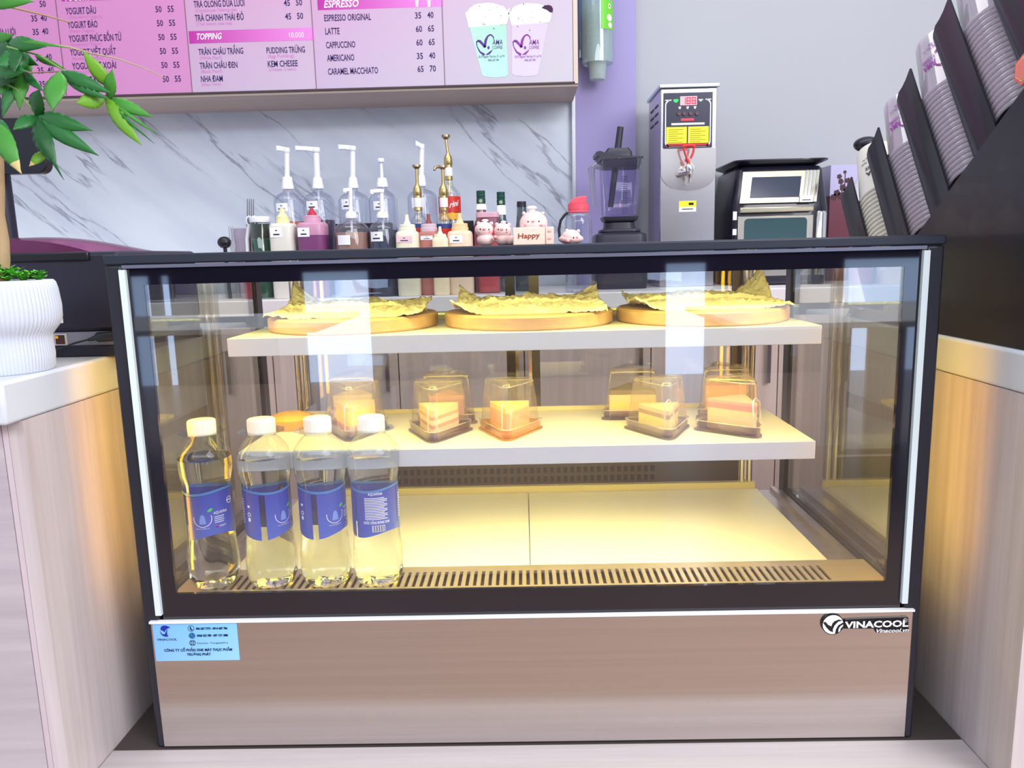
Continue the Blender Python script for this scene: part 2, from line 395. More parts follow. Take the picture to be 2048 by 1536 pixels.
# backing silhouette and raised letters
g = G()
a, b = bp(1690, 1257), bp(1812, 1234)
g.prism([(bp(*q).x, bp(*q).z) for q in ((1684, 1257), (1690, 1239), (1750, 1236), (1816, 1234), (1817, 1254), (1818, 1263), (1752, 1265), (1748, 1257))], -.0045, -.002)
g.o('backing', bk, bd, smooth=0)
g = G(); p = bp(1688, 1254.5); q = bp(1815, 1251)
g.text('VINACOOL', lambda u, v: (p.x+u, -.0062, p.z+v+u*.012), 13.5*mpp(0), q.x-p.x, 0, .035)
p2 = bp(1751, 1263.5); q2 = bp(1816, 1261)
g.text('Vinacool.vn', lambda u, v: (p2.x+u, -.0062, p2.z+v+u*.012), 7.8*mpp(0), q2.x-p2.x, .3, .02)
p3 = bp(1807, 1240.5)
g.text('R', lambda u, v: (p3.x+u, -.0066, p3.z+v), 3.6*mpp(0))
for k in range(20):
    a0, a1 = 2*pi*k/20, 2*pi*(k+1)/20; r0, r1 = .0022, .0027; c = (p3.x+.0008, p3.z+.0012)
    g.poly([(c[0]+r0*cos(a0), -.0066, c[1]+r0*sin(a0)), (c[0]+r1*cos(a0), -.0066, c[1]+r1*sin(a0)), (c[0]+r1*cos(a1), -.0066, c[1]+r1*sin(a1)), (c[0]+r0*cos(a1), -.0066, c[1]+r0*sin(a1))])
g.o('lettering', bw, bd, smooth=0)
# blue supplier sticker
s0, s1, s2, s3 = (at(a, b, y=-.002) for a, b in ((303, 1246), (473, 1243.5), (478, 1317), (311, 1322)))
stk = thing('supplier_sticker', 'light blue supplier sticker with phone numbers on stainless base, upper left corner', 'sticker', ((s0.x+s1.x)/2, -.002, s3.z))
X0, X1, Z0, Z1 = s0.x+.001, s1.x, s3.z, .1785
G().box(X0, X1, -.0026, -.002, Z0, Z1).o('label_sheet', gradmat('sticker_blue', (132, 186, 238), (150, 205, 245), (120, 182, 238), (135, 200, 245)), stk, smooth=0)
navy = lettermat('ink_navy', (16, 26, 70)); blue = lettermat('ink_blue', (30, 50, 160)); teal = lettermat('ink_teal', (24, 100, 160))
g = G(); Y = -.003
def sp(px, py): q = at(px, py, y=Y); return q
def stext(t, pl, pr, pb, h, **k):
    a_, b_ = sp(pl, pb), sp(pr, pb); g.text(t, lambda u, v: (a_.x+u, Y, a_.z+v), h*mpp(0), b_.x-a_.x, **k)
stext('096 567 7773 - 0914 687 786', 392, 455, 1259.5, 4.6, bold=.05)
stext('0968 333 789 - 097 173 1888', 394, 456, 1273.5, 4.6, bold=.05)
stext('CÔNG TY CỔ PHẦN XNK MÁY THỰC PHẨM', 328.5, 464.5, 1303.5, 5.6, bold=.03)
stext('TRƯỜNG PHÁT', 374, 422, 1311.5, 5.6, bold=.03)
stext('Vinacool.vn - Truongphat247.vn', 394, 456, 1288, 3.6)
stext('VINACOOL', 314, 354, 1281.5, 4.6, bold=.01)
def ring(px, py, r0, r1, n=28):
    c = sp(px, py); k = mpp(0)
    for i in range(n):
        a0, a1 = 2*pi*i/n, 2*pi*(i+1)/n
        if r0 > 0: g.poly([(c.x+q*k*cos(a), Y, c.z+q*k*sin(a)) for q, a in ((r0, a0), (r1, a0), (r1, a1), (r0, a1))])
        else: g.poly([(c.x, Y, c.z)]+[(c.x+r1*k*cos(a), Y, c.z+r1*k*sin(a)) for a in (a0, a1)])
ring(382, 1257, 6.0, 6.9)
g.poly([tuple(sp(a, b)) for a, b in ((379.5, 1253.5), (381.5, 1253), (381.8, 1256), (383, 1258.5), (385.5, 1259), (385, 1261), (382, 1260.8), (379.6, 1257.5))])
ring(385, 1286, 5.6, 6.6); ring(385, 1286, 2.2, 2.8)
for dx in (-2.2, 2.2): g.poly([tuple(sp(385+a, 1286+b)) for a, b in ((dx-.3, -5.5), (dx+.3, -5.5), (dx+.3, 5.5), (dx-.3, 5.5))])
for dz in (-2.6, 2.6): g.poly([tuple(sp(385+a, 1286+b)) for a, b in ((-5.5, dz-.3), (5.5, dz-.3), (5.5, dz+.3), (-5.5, dz+.3))])
g.mi = 1
g.poly([tuple(sp(a, b)) for a, b in ((320.5, 1259), (322, 1253.5), (327, 1251), (333, 1251.5), (341, 1255), (336, 1256.5), (332, 1259.5), (329, 1264))])
g.poly([tuple(sp(a, b)) for a, b in ((320, 1260), (321.5, 1265), (325.5, 1269), (330, 1268), (332, 1263), (335, 1258), (334, 1264), (334.5, 1269), (337, 1273), (331, 1273.6), (325, 1271.5), (321, 1267))])
g.mi = 2
ring(384, 1271.5, 0, 6.8)
g.mi = 3
for s in (-1, 1): g.poly([tuple(sp(384+a, 1271.5+b*s)) + () for a, b in ((-4, -3.2), (-3.2, -4), (4, 3.2), (3.2, 4))])
gg = g.o('lettering', [navy, blue, teal, lettermat('ink_white', (236, 242, 250))], stk, smooth=0)
for v_ in gg.data.vertices: pass
# ------------------------------------------------------------------ counters and plinth
def side_counter(name, label, s, xi, yf, trims):
    t = thing(name, label, 'counter', (s*.85, .2, -.4))
    xo = s*1.6
    X = sorted((xi, xo))
    G().box(*sorted((xi+s*.0, xo)), yf-.028, .62, .4695, .517).o('worktop', slab_m, t, bevel=.004)
    G().box(*sorted((xi+s*.001, xi+s*.019)), yf, .62, -.4, .4693).o('side_panel', wood_v, t, smooth=0)
    xe = xi+s*.026
    G().box(*sorted((xi+s*.0195, xe)), yf, yf+.018, -.4, .4693).o('corner_strip', grain('edge_wood', (206, 190, 196), (192, 176, 184), (30, 30, 3), .45), t, smooth=0)
    G().box(*sorted((xe+s*.0012, xo)), yf+.0005, yf+.018, -.4, .4693).o('front_panel', wood_h, t, smooth=0)
    return t
side_counter('service_counter', 'wood clad service counter with white worktop left of the showcase, under the plant pot', -1, -.558, -.095, 1)
side_counter('service_counter', 'wood clad service counter with white worktop right of the showcase, under the cup rack', 1, .5635, -.10, 1)
pl = thing('plinth_deck', 'pale wood plinth deck between the two counters that the showcase stands on', 'plinth', (0, 0, -.4))
G().box(-.5575, .563, -.105, -.0040, -.03, -.0005).o('deck_board', wood_d, pl, smooth=0)
G().box(-.5575, .563, -.0038, .62, -.4, -.0005).o('support_box', P('support_dark', (70, 62, 60), .7), pl, smooth=0)
G().box(-.5575, .563, -.10, -.082, -.4, -.031).o('riser', wood_h, pl, smooth=0)
# back counter across the aisle
bc = thing('back_counter', 'back counter with white top and wood cabinet doors along the marble wall', 'counter', (-.6, 1.75, -.4))
G().box(-3.2, 2.4, 1.45, 2.005, .468, .517).o('worktop', P('worktop_rose', (232, 224, 226), .4), bc, bevel=.003)
G().box(-3.2, 2.4, 1.52, 1.99, -.4, .467).o('carcass', P('carcass_dark', (66, 60, 72), .6), bc, smooth=0)
x = -2.4
while x < 1.6:
    if not (-1.15 < x < -.75 and False):
        d = G().box(x+.002, x+.398, 1.49, 1.519, -.32, .43).o('cabinet_door', cab_v, bc, smooth=0)
        G().box(x+.36, x+.372, 1.472, 1.4895, .22, .36).o('handle', chrome, d)
    x += .4
# two white cafe tables in front of the showcase (they show in its glass)
def cafe_table(label, x0, x1, y0, y1, legs):
    t = thing('cafe_table', label, 'table', ((x0+x1)/2, (y0+y1)/2, -.4), group=None)
    wm_ = P('table_white', (226, 230, 236), .4)
    G().box(x0, x1, y0, y1, .325, .35).o('tabletop', wm_, t, bevel=.004)
    for xa, xb in legs: G().box(xa, xb, y0+.02, y0+.05, -.4, .3248).o('leg', wm_, t, smooth=0)
cafe_table('white cafe table reflected in the right side of the showcase glass', 0.84, 2.7, -3.1, -2.05, ((1.55, 1.69), (1.78, 1.97), (2.45, 2.6)))
cafe_table('white cafe table reflected in the left side of the showcase glass', -2.5, -.90, -3.3, -2.38, ((-1.35, -1.2), (-2.4, -2.25)))
# ------------------------------------------------------------------ water bottles
pet = clear('bottle_plastic', (246, 250, 250), refl=.04, power=2.6, gain=.55)
def water_mat():
    mt, t, b = nodes('water'); b.inputs['Base Color'].default_value = (1, 1, 1, 1); b.inputs['Roughness'].default_value = 0
    b.inputs['Transmission Weight'].default_value = 1; b.inputs['IOR'].default_value = 1.22
    return mt
water = water_mat()
cap_m = P('cap_white', (244, 242, 238), .45, sub=.2)
lab_blue = gradmat('label_blue', (70, 100, 196), (62, 90, 190), (58, 70, 172), (54, 66, 166), .3)
lab_pale = P('label_sky', (70, 120, 190), .3)
BR = [(0, .004), (.013, .003), (.0235, 0), (.0295, .004), (.0335, .014), (.0345, .030), (.0342, .044), (.0325, .058), (.0312, .072), (.0310, .140), (.0318, .148), (.0345, .160), (.0352, .176), (.0348, .184), (.0320, .192), (.0235, .203), (.0162, .210), (.0150, .214)]
def br_at(z):
    for (r0, z0), (r1, z1) in zip(BR[2:], BR[3:]):
        if z0 <= z <= z1: return r0+(r1-r0)*(z-z0)/(z1-z0)
    return .031
def bottle_rings(inset, ztop, seg=48):
    R = []
    zs = [p for p in BR if p[1] < ztop or p[0] < .03]
    prof = [p for p in BR if p[1] <= ztop]
    if prof[-1][1] < ztop: prof = prof+[(br_at(ztop), ztop)]
    for i, (r, z) in enumerate(prof):
        ring_ = []
        for k in range(seg):
            a = 2*pi*k/seg; q = max(r-inset, .002)
            if .003 < z < .036 and i > 2: q *= 1-.07*max(0, cos(5*a))**3*(1-z/.036)
            if .036 <= z < .06: q *= 1-.012*max(0, cos(5*a))
            ring_.append((q*cos(a), q*sin(a), z+(inset*.6 if z < .02 else 0) + (.004*max(0, cos(5*a))**2 if i == 2 else 0)))
        R.append(ring_)
    return R
def water_bottle(px, py, yaw, label):
    p = at(px, py, y=.0372); x, y = p.x, .0372+.0345
    t = thing('water_bottle', label, 'water bottle', (x, y, .2003), rad(yaw), 'water bottles in a row at the front left of the showcase')
    Mw = Matrix.Translation((x, y, .2003)) @ Matrix.Rotation(rad(yaw), 4, 'Z')
    def g0(): g = G(); g.M = Mw; return g
    g = g0(); g.loft(bottle_rings(0, .215)); b = g.o('bottle_body', pet, t, smooth=60)
    g = g0(); g.loft(bottle_rings(.0009, .181)); g.o('water', water, t, smooth=60)
    g = g0(); g.lathe([(0, .2315), (.0165, .2315), (.0178, .2305), (.0179, .2145), (.0172, .2125), (0, .2125)], seg=36)
    for k in range(36):
        a = 2*pi*k/36; g.tube([(.0178*cos(a), .0178*sin(a), .215), (.0178*cos(a), .0178*sin(a), .2295)], .00045, 4)
    g.o('cap', cap_m, t, smooth=50)
    g = g0(); g.lathe([(.0160, .2085), (.0185, .2090), (.0185, .2105), (.0158, .211)], seg=32).o('neck_ring', pet, t)
    # wrap label: theta 0 faces the camera at yaw 0 (towards -y)
    def cyl(th, z, dr): r = br_at(z)+dr; a = rad(th-90); return (r*cos(a), r*sin(a), z)
    def wave(th): return .0765+.0042*sin(rad(th*2+20))
    lb = None
    for (t0, t1) in ((-42, 120), (124, 236), (238, 304)):
        g = g0(); n = int((t1-t0)/6)+2
        g.grid(lambda u, v: cyl(t0+(t1-t0)*u, wave(t0+(t1-t0)*u)+v*(.136+.0025*sin(rad((t0+(t1-t0)*u)*2-40))-wave(t0+(t1-t0)*u)), .0004), n, 8)
        if lb is None: lb = g.o('label', lab_blue, t, smooth=80)
        else: g.o('label', lab_blue, t, smooth=80)
    g = g0()
    g.grid(lambda u, v: cyl(-44+360*u, .1366+.0025*sin(rad((-44+360*u)*2-40))+v*.0036, .0005), 60, 1)
    g.o('label_band', lab_pale, t, smooth=80)
    # print
    g = g0()
    def cx(th0, z0): return lambda u, v: cyl(th0+math.degrees(u/.0312), z0+v, .0009)
    def circ(th, z, r0, r1, a0=0, a1=360, n=26):
        f = cx(th, z)
        for k in range(n):
            q0, q1 = rad(a0+(a1-a0)*k/n), rad(a0+(a1-a0)*(k+1)/n)
            g.poly([f(r0*cos(q0), r0*sin(q0)), f(r1*cos(q0), r1*sin(q0)), f(r1*cos(q1), r1*sin(q1)), f(r0*cos(q1), r0*sin(q1))])
    def bar(th, z, w_, h):
        f = cx(th, z); n = max(1, int(w_/.003))
        for k in range(n): g.poly([f(w_*k/n, 0), f(w_*(k+1)/n, 0), f(w_*(k+1)/n, h), f(w_*k/n, h)])
    circ(0, .104, .0112, .0119, 170, 380)
    g.text('AQUAFINA', cx(26, .1085), .0036, .0185)
    for k in range(4): bar(27, .1045-.0026*k, .013-.001*(k % 2), .0008)
    g.text('From the makers of', cx(-16, .0895), .0016, .0165)
    g.text('pepsi', cx(38, .0905), .0028, .0085)
    circ(70, .123, .0038, .0046); bar(62, .1225, .0075, .0012)
    g.text('AQUAFINA', cx(160, .1315), .0036, .0185)
    for k in range(14): bar(150, .127-.0022*k, .030-.004*((k*7) % 3 == 0), .0009)
    g.text('NƯỚC UỐNG ĐÓNG CHAI', cx(146, .0925), .0034, .034, bold=.015)
    bar(166, .0815, .0165, .0085)
    for k in range(10): bar(245, .126-.0035*k, .006, .0014)
    circ(275, .1075, .0018, .0028); bar(271, .117, .004, .003); bar(271, .098, .004, .005)
    g.mi = 1
    for th, z in ((12, .1125),):
        f = cx(th, z); g.poly([f(0, 0), f(.001, .003), f(.004, .0048), f(.0068, .005), (f(.0062, .0022)), f(.004, .0004)])
    g.mi = 2; circ(31, .0915, 0, .0016, 0, 180); g.mi = 4; circ(31, .0915, 0, .0016, 180, 360)
    g.mi = 3
    f = cx(0, .0965); g.poly([f(-.0045, 0), f(.0045, 0), f(.0035, .007), f(.0018, .0125), f(-.0018, .0125), f(-.0035, .007)])
    g.mi = 4
    for k in range(15): bar(166+1.9*k+.6, .0818, .0004+.0003*(k % 3), .0079)
    g.o('label_print', [lettermat('print_white', (235, 240, 250)), lettermat('print_green', (70, 190, 90)), lettermat('print_red', (220, 40, 60)), lettermat('print_sky', (120, 150, 225)), lettermat('print_navy', (40, 50, 130))], lb, smooth=0)
water_bottle(412, 1186, 6, 'water bottle standing leftmost in the row, nearest the left pane')
water_bottle(531, 1184, 56, 'water bottle second from left, clear gap in its blue label')
water_bottle(643, 1184, 44, 'water bottle third from left, between two bottles of the row')
water_bottle(750, 1182, -165, 'water bottle rightmost in the row, blue label turned to its fine print')
# ------------------------------------------------------------------ cakes in clear boxes
lid_m = clear('lid_plastic', (250, 248, 246), refl=.055, power=2.4, gain=.32, haze=.08, hazecol=(250, 244, 246))
tray_m = clear('tray_plastic', (214, 206, 218), refl=.08, power=2.4, gain=.45, haze=.12, hazecol=(176, 166, 184))
bead_m = clear('bead_highlight', (250, 250, 250), refl=.14, power=1.5, gain=.7, haze=.35, hazecol=(250, 246, 240))  # whitened lid plastic: rim and rib highlights put into the colour
tray_gold = clear('tray_gold', (250, 214, 110), refl=.07, power=2, gain=.6, haze=.30, hazecol=(235, 190, 40))
def rtri(w_, L, r, k=1.0, n=5):
    """rounded triangle, apex at the front; k scales about its middle"""
    pts = [V((0, 0)), V((w_/2, L)), V((-w_/2, L))]; c = V((0, L*.62)); out = []
    for i, p in enumerate(pts):
        a, b = pts[i-1], pts[(i+1) % 3]
        da, db = (a-p).normalized(), (b-p).normalized()
        rr_ = r*(1.5 if i == 0 else 1)
        A, B = p+da*rr_*1.6, p+db*rr_*1.6
        for q in range(n+1):
            s = q/n; out.append(A*(1-s)**2+p*2*s*(1-s)+B*s*s)
    return [tuple(c+(q-c)*k) for q in out]
def cake_box(apx, yaw, label, cake, cakelab, tray=None, w_=.102, L=.096, H=.078, zs=.384, center=None):
    a = V(apx)
    Mw = Matrix.Translation((a.x, a.y, zs+.0004)) @ Matrix.Rotation(rad(yaw), 4, 'Z')
    t = thing('cake_box', label, 'cake box', (a.x, a.y, zs+.0004), rad(yaw), 'wedge cake boxes on the middle shelf')
    def g0(): g = G(); g.M = Mw; return g
    tm = tray or tray_m
    g = g0()
    rings = [[(x, y, z) for x, y in rtri(w_, L, .011, k)] for k, z in ((.96, 0), (1.06, .0), (1.06, .0022), (.99, .0025), (.96, .014), (.93, .014), (.92, .003))]
    g.loft(rings); g.o('tray', tm, t, smooth=45)
    g = g0()
    rings = [[(x, y, z) for x, y in rtri(w_, L, .011, k)] for k, z in ((1.01, .008), (1.01, .0145), (.945, .015), (.93, .02), (.80, H*.9), (.77, H*.97), (.72, H))]
    g.loft(rings)
    g.mi = 1
    for k in (-1, 1): g.tube([(k*.006, .0125, .016), (k*.006, .0175, H*.62), (0, .020, H*.70)], .0011, 6)
    # edge beads along the shoulders of the dome
    sh = rtri(w_, L, .011, .79); g.tube([(x, y, H*.935) for x, y in sh]+[(sh[0][0], sh[0][1], H*.935)], .0007, 5)
    rm = rtri(w_, L, .011, 1.02); g.tube([(x, y, .0148) for x, y in rm]+[(rm[0][0], rm[0][1], .0148)], .0008, 5)
    g.o('lid', [lid_m, bead_m], t, smooth=45)
    # the cake slice inside
    c = thing('cake_slice', cakelab, 'cake', (a.x, a.y, zs+.0035), rad(yaw), 'cake slices in wedge boxes')
    k, layers = cake; mats = []; z = .0038
    sl = []
    for h, col in layers:
        nm = 'cake_%d_%d_%d' % col; col = tuple(int(.72*q+.28*225) for q in col); mt = P(nm, col, .7, noise=.10, nscale=160, sub=.1); mats.append((h, mt))
    for i, (h, mt) in enumerate(mats):
        g = g0()
        out = rtri(w_*.60, L*.70, .004, k)
        out = [(x, y+L*.17) for x, y in out]
        g.loft([[(x+random.uniform(-.0004, .0004), y+random.uniform(-.0004, .0004), zz) for x, y in out] for zz in (z, z+h*.5, z+h)])
        g.o(('base_layer' if i == 0 else 'topping' if i == len(mats)-1 else 'layer'), mt, c, smooth=45)
        z += h+.00005
    return t
CR_, PK, YE, BR_, PE = (238, 222, 190), (226, 140, 160), (246, 206, 60), (150, 96, 70), (244, 190, 140)
cake_box((-.246, .115), 4, 'clear wedge cake box behind the rightmost water bottle', (1.0, [(.014, (222, 130, 130)), (.022, YE), (.006, (240, 186, 110))]), 'yellow and pink layered cake slice behind the rightmost water bottle')
cake_box((-.128, .097), -2, 'clear wedge cake box with dark tray directly left of the gold tray', (1.0, [(.006, (206, 150, 120)), (.007, (234, 206, 170)), (.005, (190, 130, 100)), (.007, (238, 210, 175)), (.005, (196, 140, 110)), (.009, (240, 205, 150))]), 'cream and brown crepe cake slice with many thin layers')
cake_box((-.026, .100), -3, 'wedge cake box on a gold tray, at the middle of the shelf', (1.0, [(.010, (244, 196, 60)), (.022, (232, 156, 104)), (.007, (246, 206, 110))]), 'peach orange cake slice on the gold tray', tray_gold)
cake_box((.198, .087), 3, 'clear wedge cake box with its tip over the shelf edge, right half', (1.0, [(.022, (246, 214, 130)), (.006, (150, 120, 96)), (.006, (214, 186, 150))]), 'beige cake slice with a thin dark line near its top')
cake_box((.322, .088), 22, 'clear wedge cake box turned sideways at the right end of the shelf', (1.1, [(.030, (244, 206, 156)), (.008, (224, 120, 130)), (.004, (236, 160, 165))]), 'peach cake slice with pink topping at the right end')
cake_box((-.270, .312), 184, 'clear wedge cake box at the back left of the middle shelf', (1.05, [(.008, (230, 190, 140)), (.010, CR_), (.007, (196, 110, 120)), (.018, (240, 226, 180))]), 'cream cake slice with a red stripe at the back left', L=.088)
cake_box((-.120, .315), 180, 'clear wedge cake box behind the crepe cake', (.95, [(.006, (230, 190, 120)), (.026, (196, 120, 150)), (.006, (222, 150, 175))]), 'pink purple cake slice behind the crepe cake', L=.088)
cake_box((.172, .318), 176, 'clear wedge cake box at the back, right of the centre', (1.25, [(.012, (240, 196, 140)), (.012, (248, 208, 90)), (.010, (244, 202, 150)), (.007, (96, 80, 76))]), 'yellow layered cake slice with dark chocolate top', L=.088)
cake_box((.308, .318), 182, 'clear wedge cake box behind the peach cake at the back right', (1.1, [(.006, (110, 100, 130)), (.034, (244, 166, 104)), (.005, (246, 150, 120))]), 'orange cake slice at the back right of the middle shelf', L=.088)
tc_ = at(578, 858, z=.384)
ta = thing('fruit_tart', 'round orange fruit tart on the middle shelf behind the water bottles', 'tart', (tc_.x, tc_.y+.012, .3842))
q = (tc_.x, tc_.y+.012, .3842)
G().lathe([(0, 0), (.030, 0), (.038, .012), (.0385, .015), (.035, .015), (.034, .012), (0, .012)], q, 36).o('crust', P('crust', (222, 160, 80), .7, noise=.15, nscale=120), ta)
G().lathe([(.0338, .0125), (.028, .020), (.016, .0235), (0, .0245)], q, 36).o('filling', P('filling', (248, 190, 80), .4, noise=.08, nscale=60), ta)
# ------------------------------------------------------------------ round boards with paper on the top shelf
board_m = grain('board_wood', (204, 170, 134), (176, 138, 104), (14, 60, 60), .45, amt=.7)
paper_m = P('baking_paper', (222, 214, 198), .38, noise=.06, nscale=30, spec=.6, sub=.05)
foil_m = P('foil', (206, 196, 186), .25, metal=.9)
def board(cx, label, plabel, seed, lift):
    cy, r, zb = .208, .123, .5387
    b = G().lathe([(0, 0), (r-.003, 0), (r, .003), (r, .017), (r-.003, .020), (0, .020)], (cx, cy, zb), 72).o('round_board', board_m, smooth=40)
    tag(b, label, 'serving board', 'round wooden boards on the top shelf')
    rnd = random.Random(seed)
    def fn(u, v):
        x, y = (u-.5), (v-.5)
        px_ = cx+x*.214+.010*mnoise.noise(V((u*2, v*2, seed))); py_ = cy+y*.15
        nz = mnoise.fractal(V((x*7, y*7, seed*3.1)), .9, 2.1, 4)
        e = max(abs(x), abs(y))*2
        nz2 = abs(mnoise.noise(V((x*26, y*19, seed*1.7))))+.6*abs(mnoise.noise(V((x*48, y*40, seed))))
        z = .0235+.0045*nz*(.4+.6*e)+.0050*nz2+.012*(1-abs(x)*1.2)*(1 if v > .5 else .4)
        dx, dy = abs(x)*2, abs(y)*2
        cidx = (0 if x < 0 else 1)+(0 if y < 0 else 2)
        z += lift[cidx]*max(0, (dx-.55)/.45)**1.6*max(0, (dy-.25)/.75)
        if v < .25: z -= .014*(1-v/.25)**1.3*(1-.5*dx); py_ -= .012*(.25-v)*4
        return (px_, py_, zb+max(z, .0205))
    p = G().grid(fn, 80, 56).o('baking_paper', paper_m, smooth=18, solid=.0006)
    tag(p, plabel, 'paper', 'crumpled papers on the boards')
    return b
board(-.248, 'round wooden board on the left of the top shelf', 'crumpled baking paper on the left board', 3, (.004, .004, .035, .010))
board(.0095, 'round wooden board in the middle of the top shelf', 'crumpled baking paper with two raised corners on the middle board', 8, (.022, .006, .026, .024))
board(.262, 'round wooden board on the right of the top shelf', 'crumpled baking paper with a peak on the right board', 14, (.018, .004, .006, .042))
# ------------------------------------------------------------------ bottles on the back counter
ZB = .5175
white_pl = P('pump_white', (232, 232, 240), .4, sub=.1)
clear_b = clear('clear_bottle', (244, 246, 252), refl=.05, power=2, gain=.6, haze=.10, hazecol=(190, 196, 220))
paper_w = P('label_paper', (240, 240, 244), .6)
ink = lettermat('ink_black', (40, 40, 60))
gold = P('pump_gold', (196, 170, 116), .36, metal=1)
goldcap = P('pump_head', (170, 150, 120), .35, metal=1)
def liquid(name, c): return P(name, c, .25, spec=.4)
def px_label(g, l, r, tp, b_, cx, R, Y, marks=1):
    """a small printed label wrapped on a round bottle; returns nothing, fills slot 0 paper and slot 1 ink"""
    c = at(cx, (tp+b_)/2, y=Y)
    zt, zb = at(cx, tp, y=Y).z, at(cx, b_, y=Y).z
    def ang(p): return max(-1.3, min(1.3, math.asin(max(-.98, min(.98, (p-cx)*mpp(Y)/R)))))
    a0, a1 = ang(l), ang(r)
    def f(u, z, d=.0012): a = a0+(a1-a0)*u; return (c.x+(R+d)*sin(a), Y-(R+d)*cos(a), z)
    g.mi = 0; g.grid(lambda u, v: f(u, zb+(zt-zb)*v), 6, 1)
    if marks:
        g.mi = 1
        h = zt-zb
        g.grid(lambda u, v: f(.22+.56*u, zb+h*(.24+.13*v), .0018), 6, 1)
        g.grid(lambda u, v: f(.42+.16*u, zb+h*(.64+.10*v), .0018), 4, 1)
def pump_bottle(name, label, Y, cx, hw, head, shaft, collar, neck_b, full, lab, noz, liq=None, group='white pump syrup bottles', nozdir=None, marks=1, wave=0):
    """all rows and columns are read off the photo: head (l, r, top, bottom), shaft (l, r), collar (l, r, top, bottom)"""
    Z = lambda p: at(cx, p, y=Y).z
    k = mpp(Y); c = at(cx, full, y=Y); X = c.x; R = hw*k
    t = thing(name, label, 'syrup bottle', (X, Y, ZB), 0, group)
    nr = (collar[1]-collar[0])*.42*k
    zs = Z(full); zn = Z(collar[3])
    prof = [(0, ZB), (R*.93, ZB), (R, ZB+.006), (R, zs-.004), (R*.97, zs), (R*.80, zs+(zn-zs)*.36), (nr*1.15, zs+(zn-zs)*.70), (nr, zs+(zn-zs)*.78), (nr, zn), (0, zn)]
    G().lathe(prof, (X, Y, 0), 32).o('bottle_body', clear_b, t, smooth=50)
    if liq:
        zl = Z(liq[0]); G().lathe([(0, ZB+.002), (R-.004, ZB+.002), (R-.003, ZB+.01), (R-.003, min(zl, zs-.005)), (0, min(zl, zs-.005))], (X, Y, 0), 28).o('syrup', liquid(*liq[1]), t)
    cr = (collar[1]-collar[0])/2*k; xc = at((collar[0]+collar[1])/2, collar[3], y=Y).x
    g = G(); g.lathe([(0, Z(collar[2])), (cr*.74, Z(collar[2])), (cr*.80, Z(collar[2])-.003), (cr*.92, Z(collar[3])+.012), (cr, Z(collar[3])+.010), (cr, zn-.001), (0, zn-.001)], (X, Y, 0), 28)
    g.o('collar', white_pl, t, smooth=40)
    sr = (shaft[1]-shaft[0])/2*k; hx = at((head[0]+head[1])/2, head[2], y=Y).x
    hb = Z(head[3]); xt = X+(hx-X)*.3
    g = G(); g.tube([(X, Y, Z(collar[2])-.002), (xt, Y, hb+.002)], [sr*1.05, sr], 14); st = g.o('pump_shaft', white_pl, t)
    # dip tube inside
    G().tube([(X, Y, ZB+.01), (X, Y, zn)], .004, 8).o('dip_tube', white_pl, t)
    hr = (head[1]-head[0])/2*k; ht = Z(head[2])
    g = G(); g.lathe([(0, hb), (hr*.9, hb), (hr, hb+.003), (hr, ht-.003), (hr*.85, ht), (0, ht)], (xt, Y, 0), 22)
    if noz:
        nx = at(noz[0], noz[1], y=Y); ny = Y-(noz[3] if len(noz) > 3 else .0)
        nzt, nzb = Z(noz[1]), Z(noz[2]); hh = (nzt-nzb)/2; 
        def sect(x, y, zc, a, b): return [(x, y-a, zc-b), (x, y+a, zc-b), (x, y+a, zc+b), (x, y-a, zc+b)]
        mid = (ht+hb)/2+.001
        g.loft([sect(xt, Y, mid, hr*.7, (ht-hb)*.46), sect(xt+(nx.x-xt)*.5, Y+(ny-Y)*.5, (mid+nzt-hh)/2+.001, hr*.6, hh*.92), sect(nx.x, ny, nzt-hh, hr*.55, hh)])
        g.lathe([(0, nzb-.002), (hr*.38, nzb-.002), (hr*.38, nzb+hh), (0, nzb+hh)], (nx.x+.006, ny, 0), 12)
    g.o('pump_head', white_pl, t, smooth=45, bevel=.0008)
    g = G(); px_label(g, *lab, cx, R, Y, marks); g.o('label', [paper_w, ink], t)
    return t
YR, YF = 1.75, 1.55
pump_bottle('pump_bottle', 'clear white-pump bottle with orange syrup, leftmost of the rear row', YR, 577.5, 28.5, (575, 586.5, 295.5, 305.6), (571.5, 581), (569, 592, 354, 378), 385, 399, (561, 584, 408, 424), (553, 290.5, 300.5), (444, ('syrup_orange', (206, 96, 40))))
pump_bottle('pump_bottle', 'clear white-pump bottle with dark purple syrup, second in the rear row', YR, 637.5, 29.5, (627, 642, 295, 305), (628.5, 640), (627.6, 649, 355, 377), 384, 399, (621, 643, 404, 421), (591, 290.5, 299.5), (441, ('syrup_plum', (62, 26, 56))))
pump_bottle('pump_bottle', 'clear white-pump bottle with long spout, third in the rear row', YR, 708, 30, (706, 719, 292, 302), (704, 714), (700, 720, 355, 376), 384, 399, (690, 711.5, 400, 420), (677, 288.5, 298))
pump_bottle('pump_bottle', 'shorter white-pump bottle with small spoutless head, fourth in the rear row', YR, 766, 27, (755, 768, 316.5, 325), (759, 765), (754, 776, 356, 374), 383, 397, (752.5, 774.5, 404, 421), None)
pump_bottle('pump_bottle', 'clear white-pump bottle behind the gold pump bottles', YR, 844.5, 29, (845, 856, 288, 299), (840, 850), (839, 856, 351, 372), 379, 392, (828, 852, 397, 417), (833, 282.5, 293, .02))
pump_bottle('pump_bottle', 'small white-pump bottle with brown syrup in the front row', YF, 703.5, 33.5, (700, 708, 376, 384), (700, 708), (692, 714.5, 423, 436), 446, 456, (683.5, 708, 471, 490), (689.5, 378, 386, .02), (465, ('syrup_brown', (176, 128, 104))), group='small front pump bottles', marks=0)
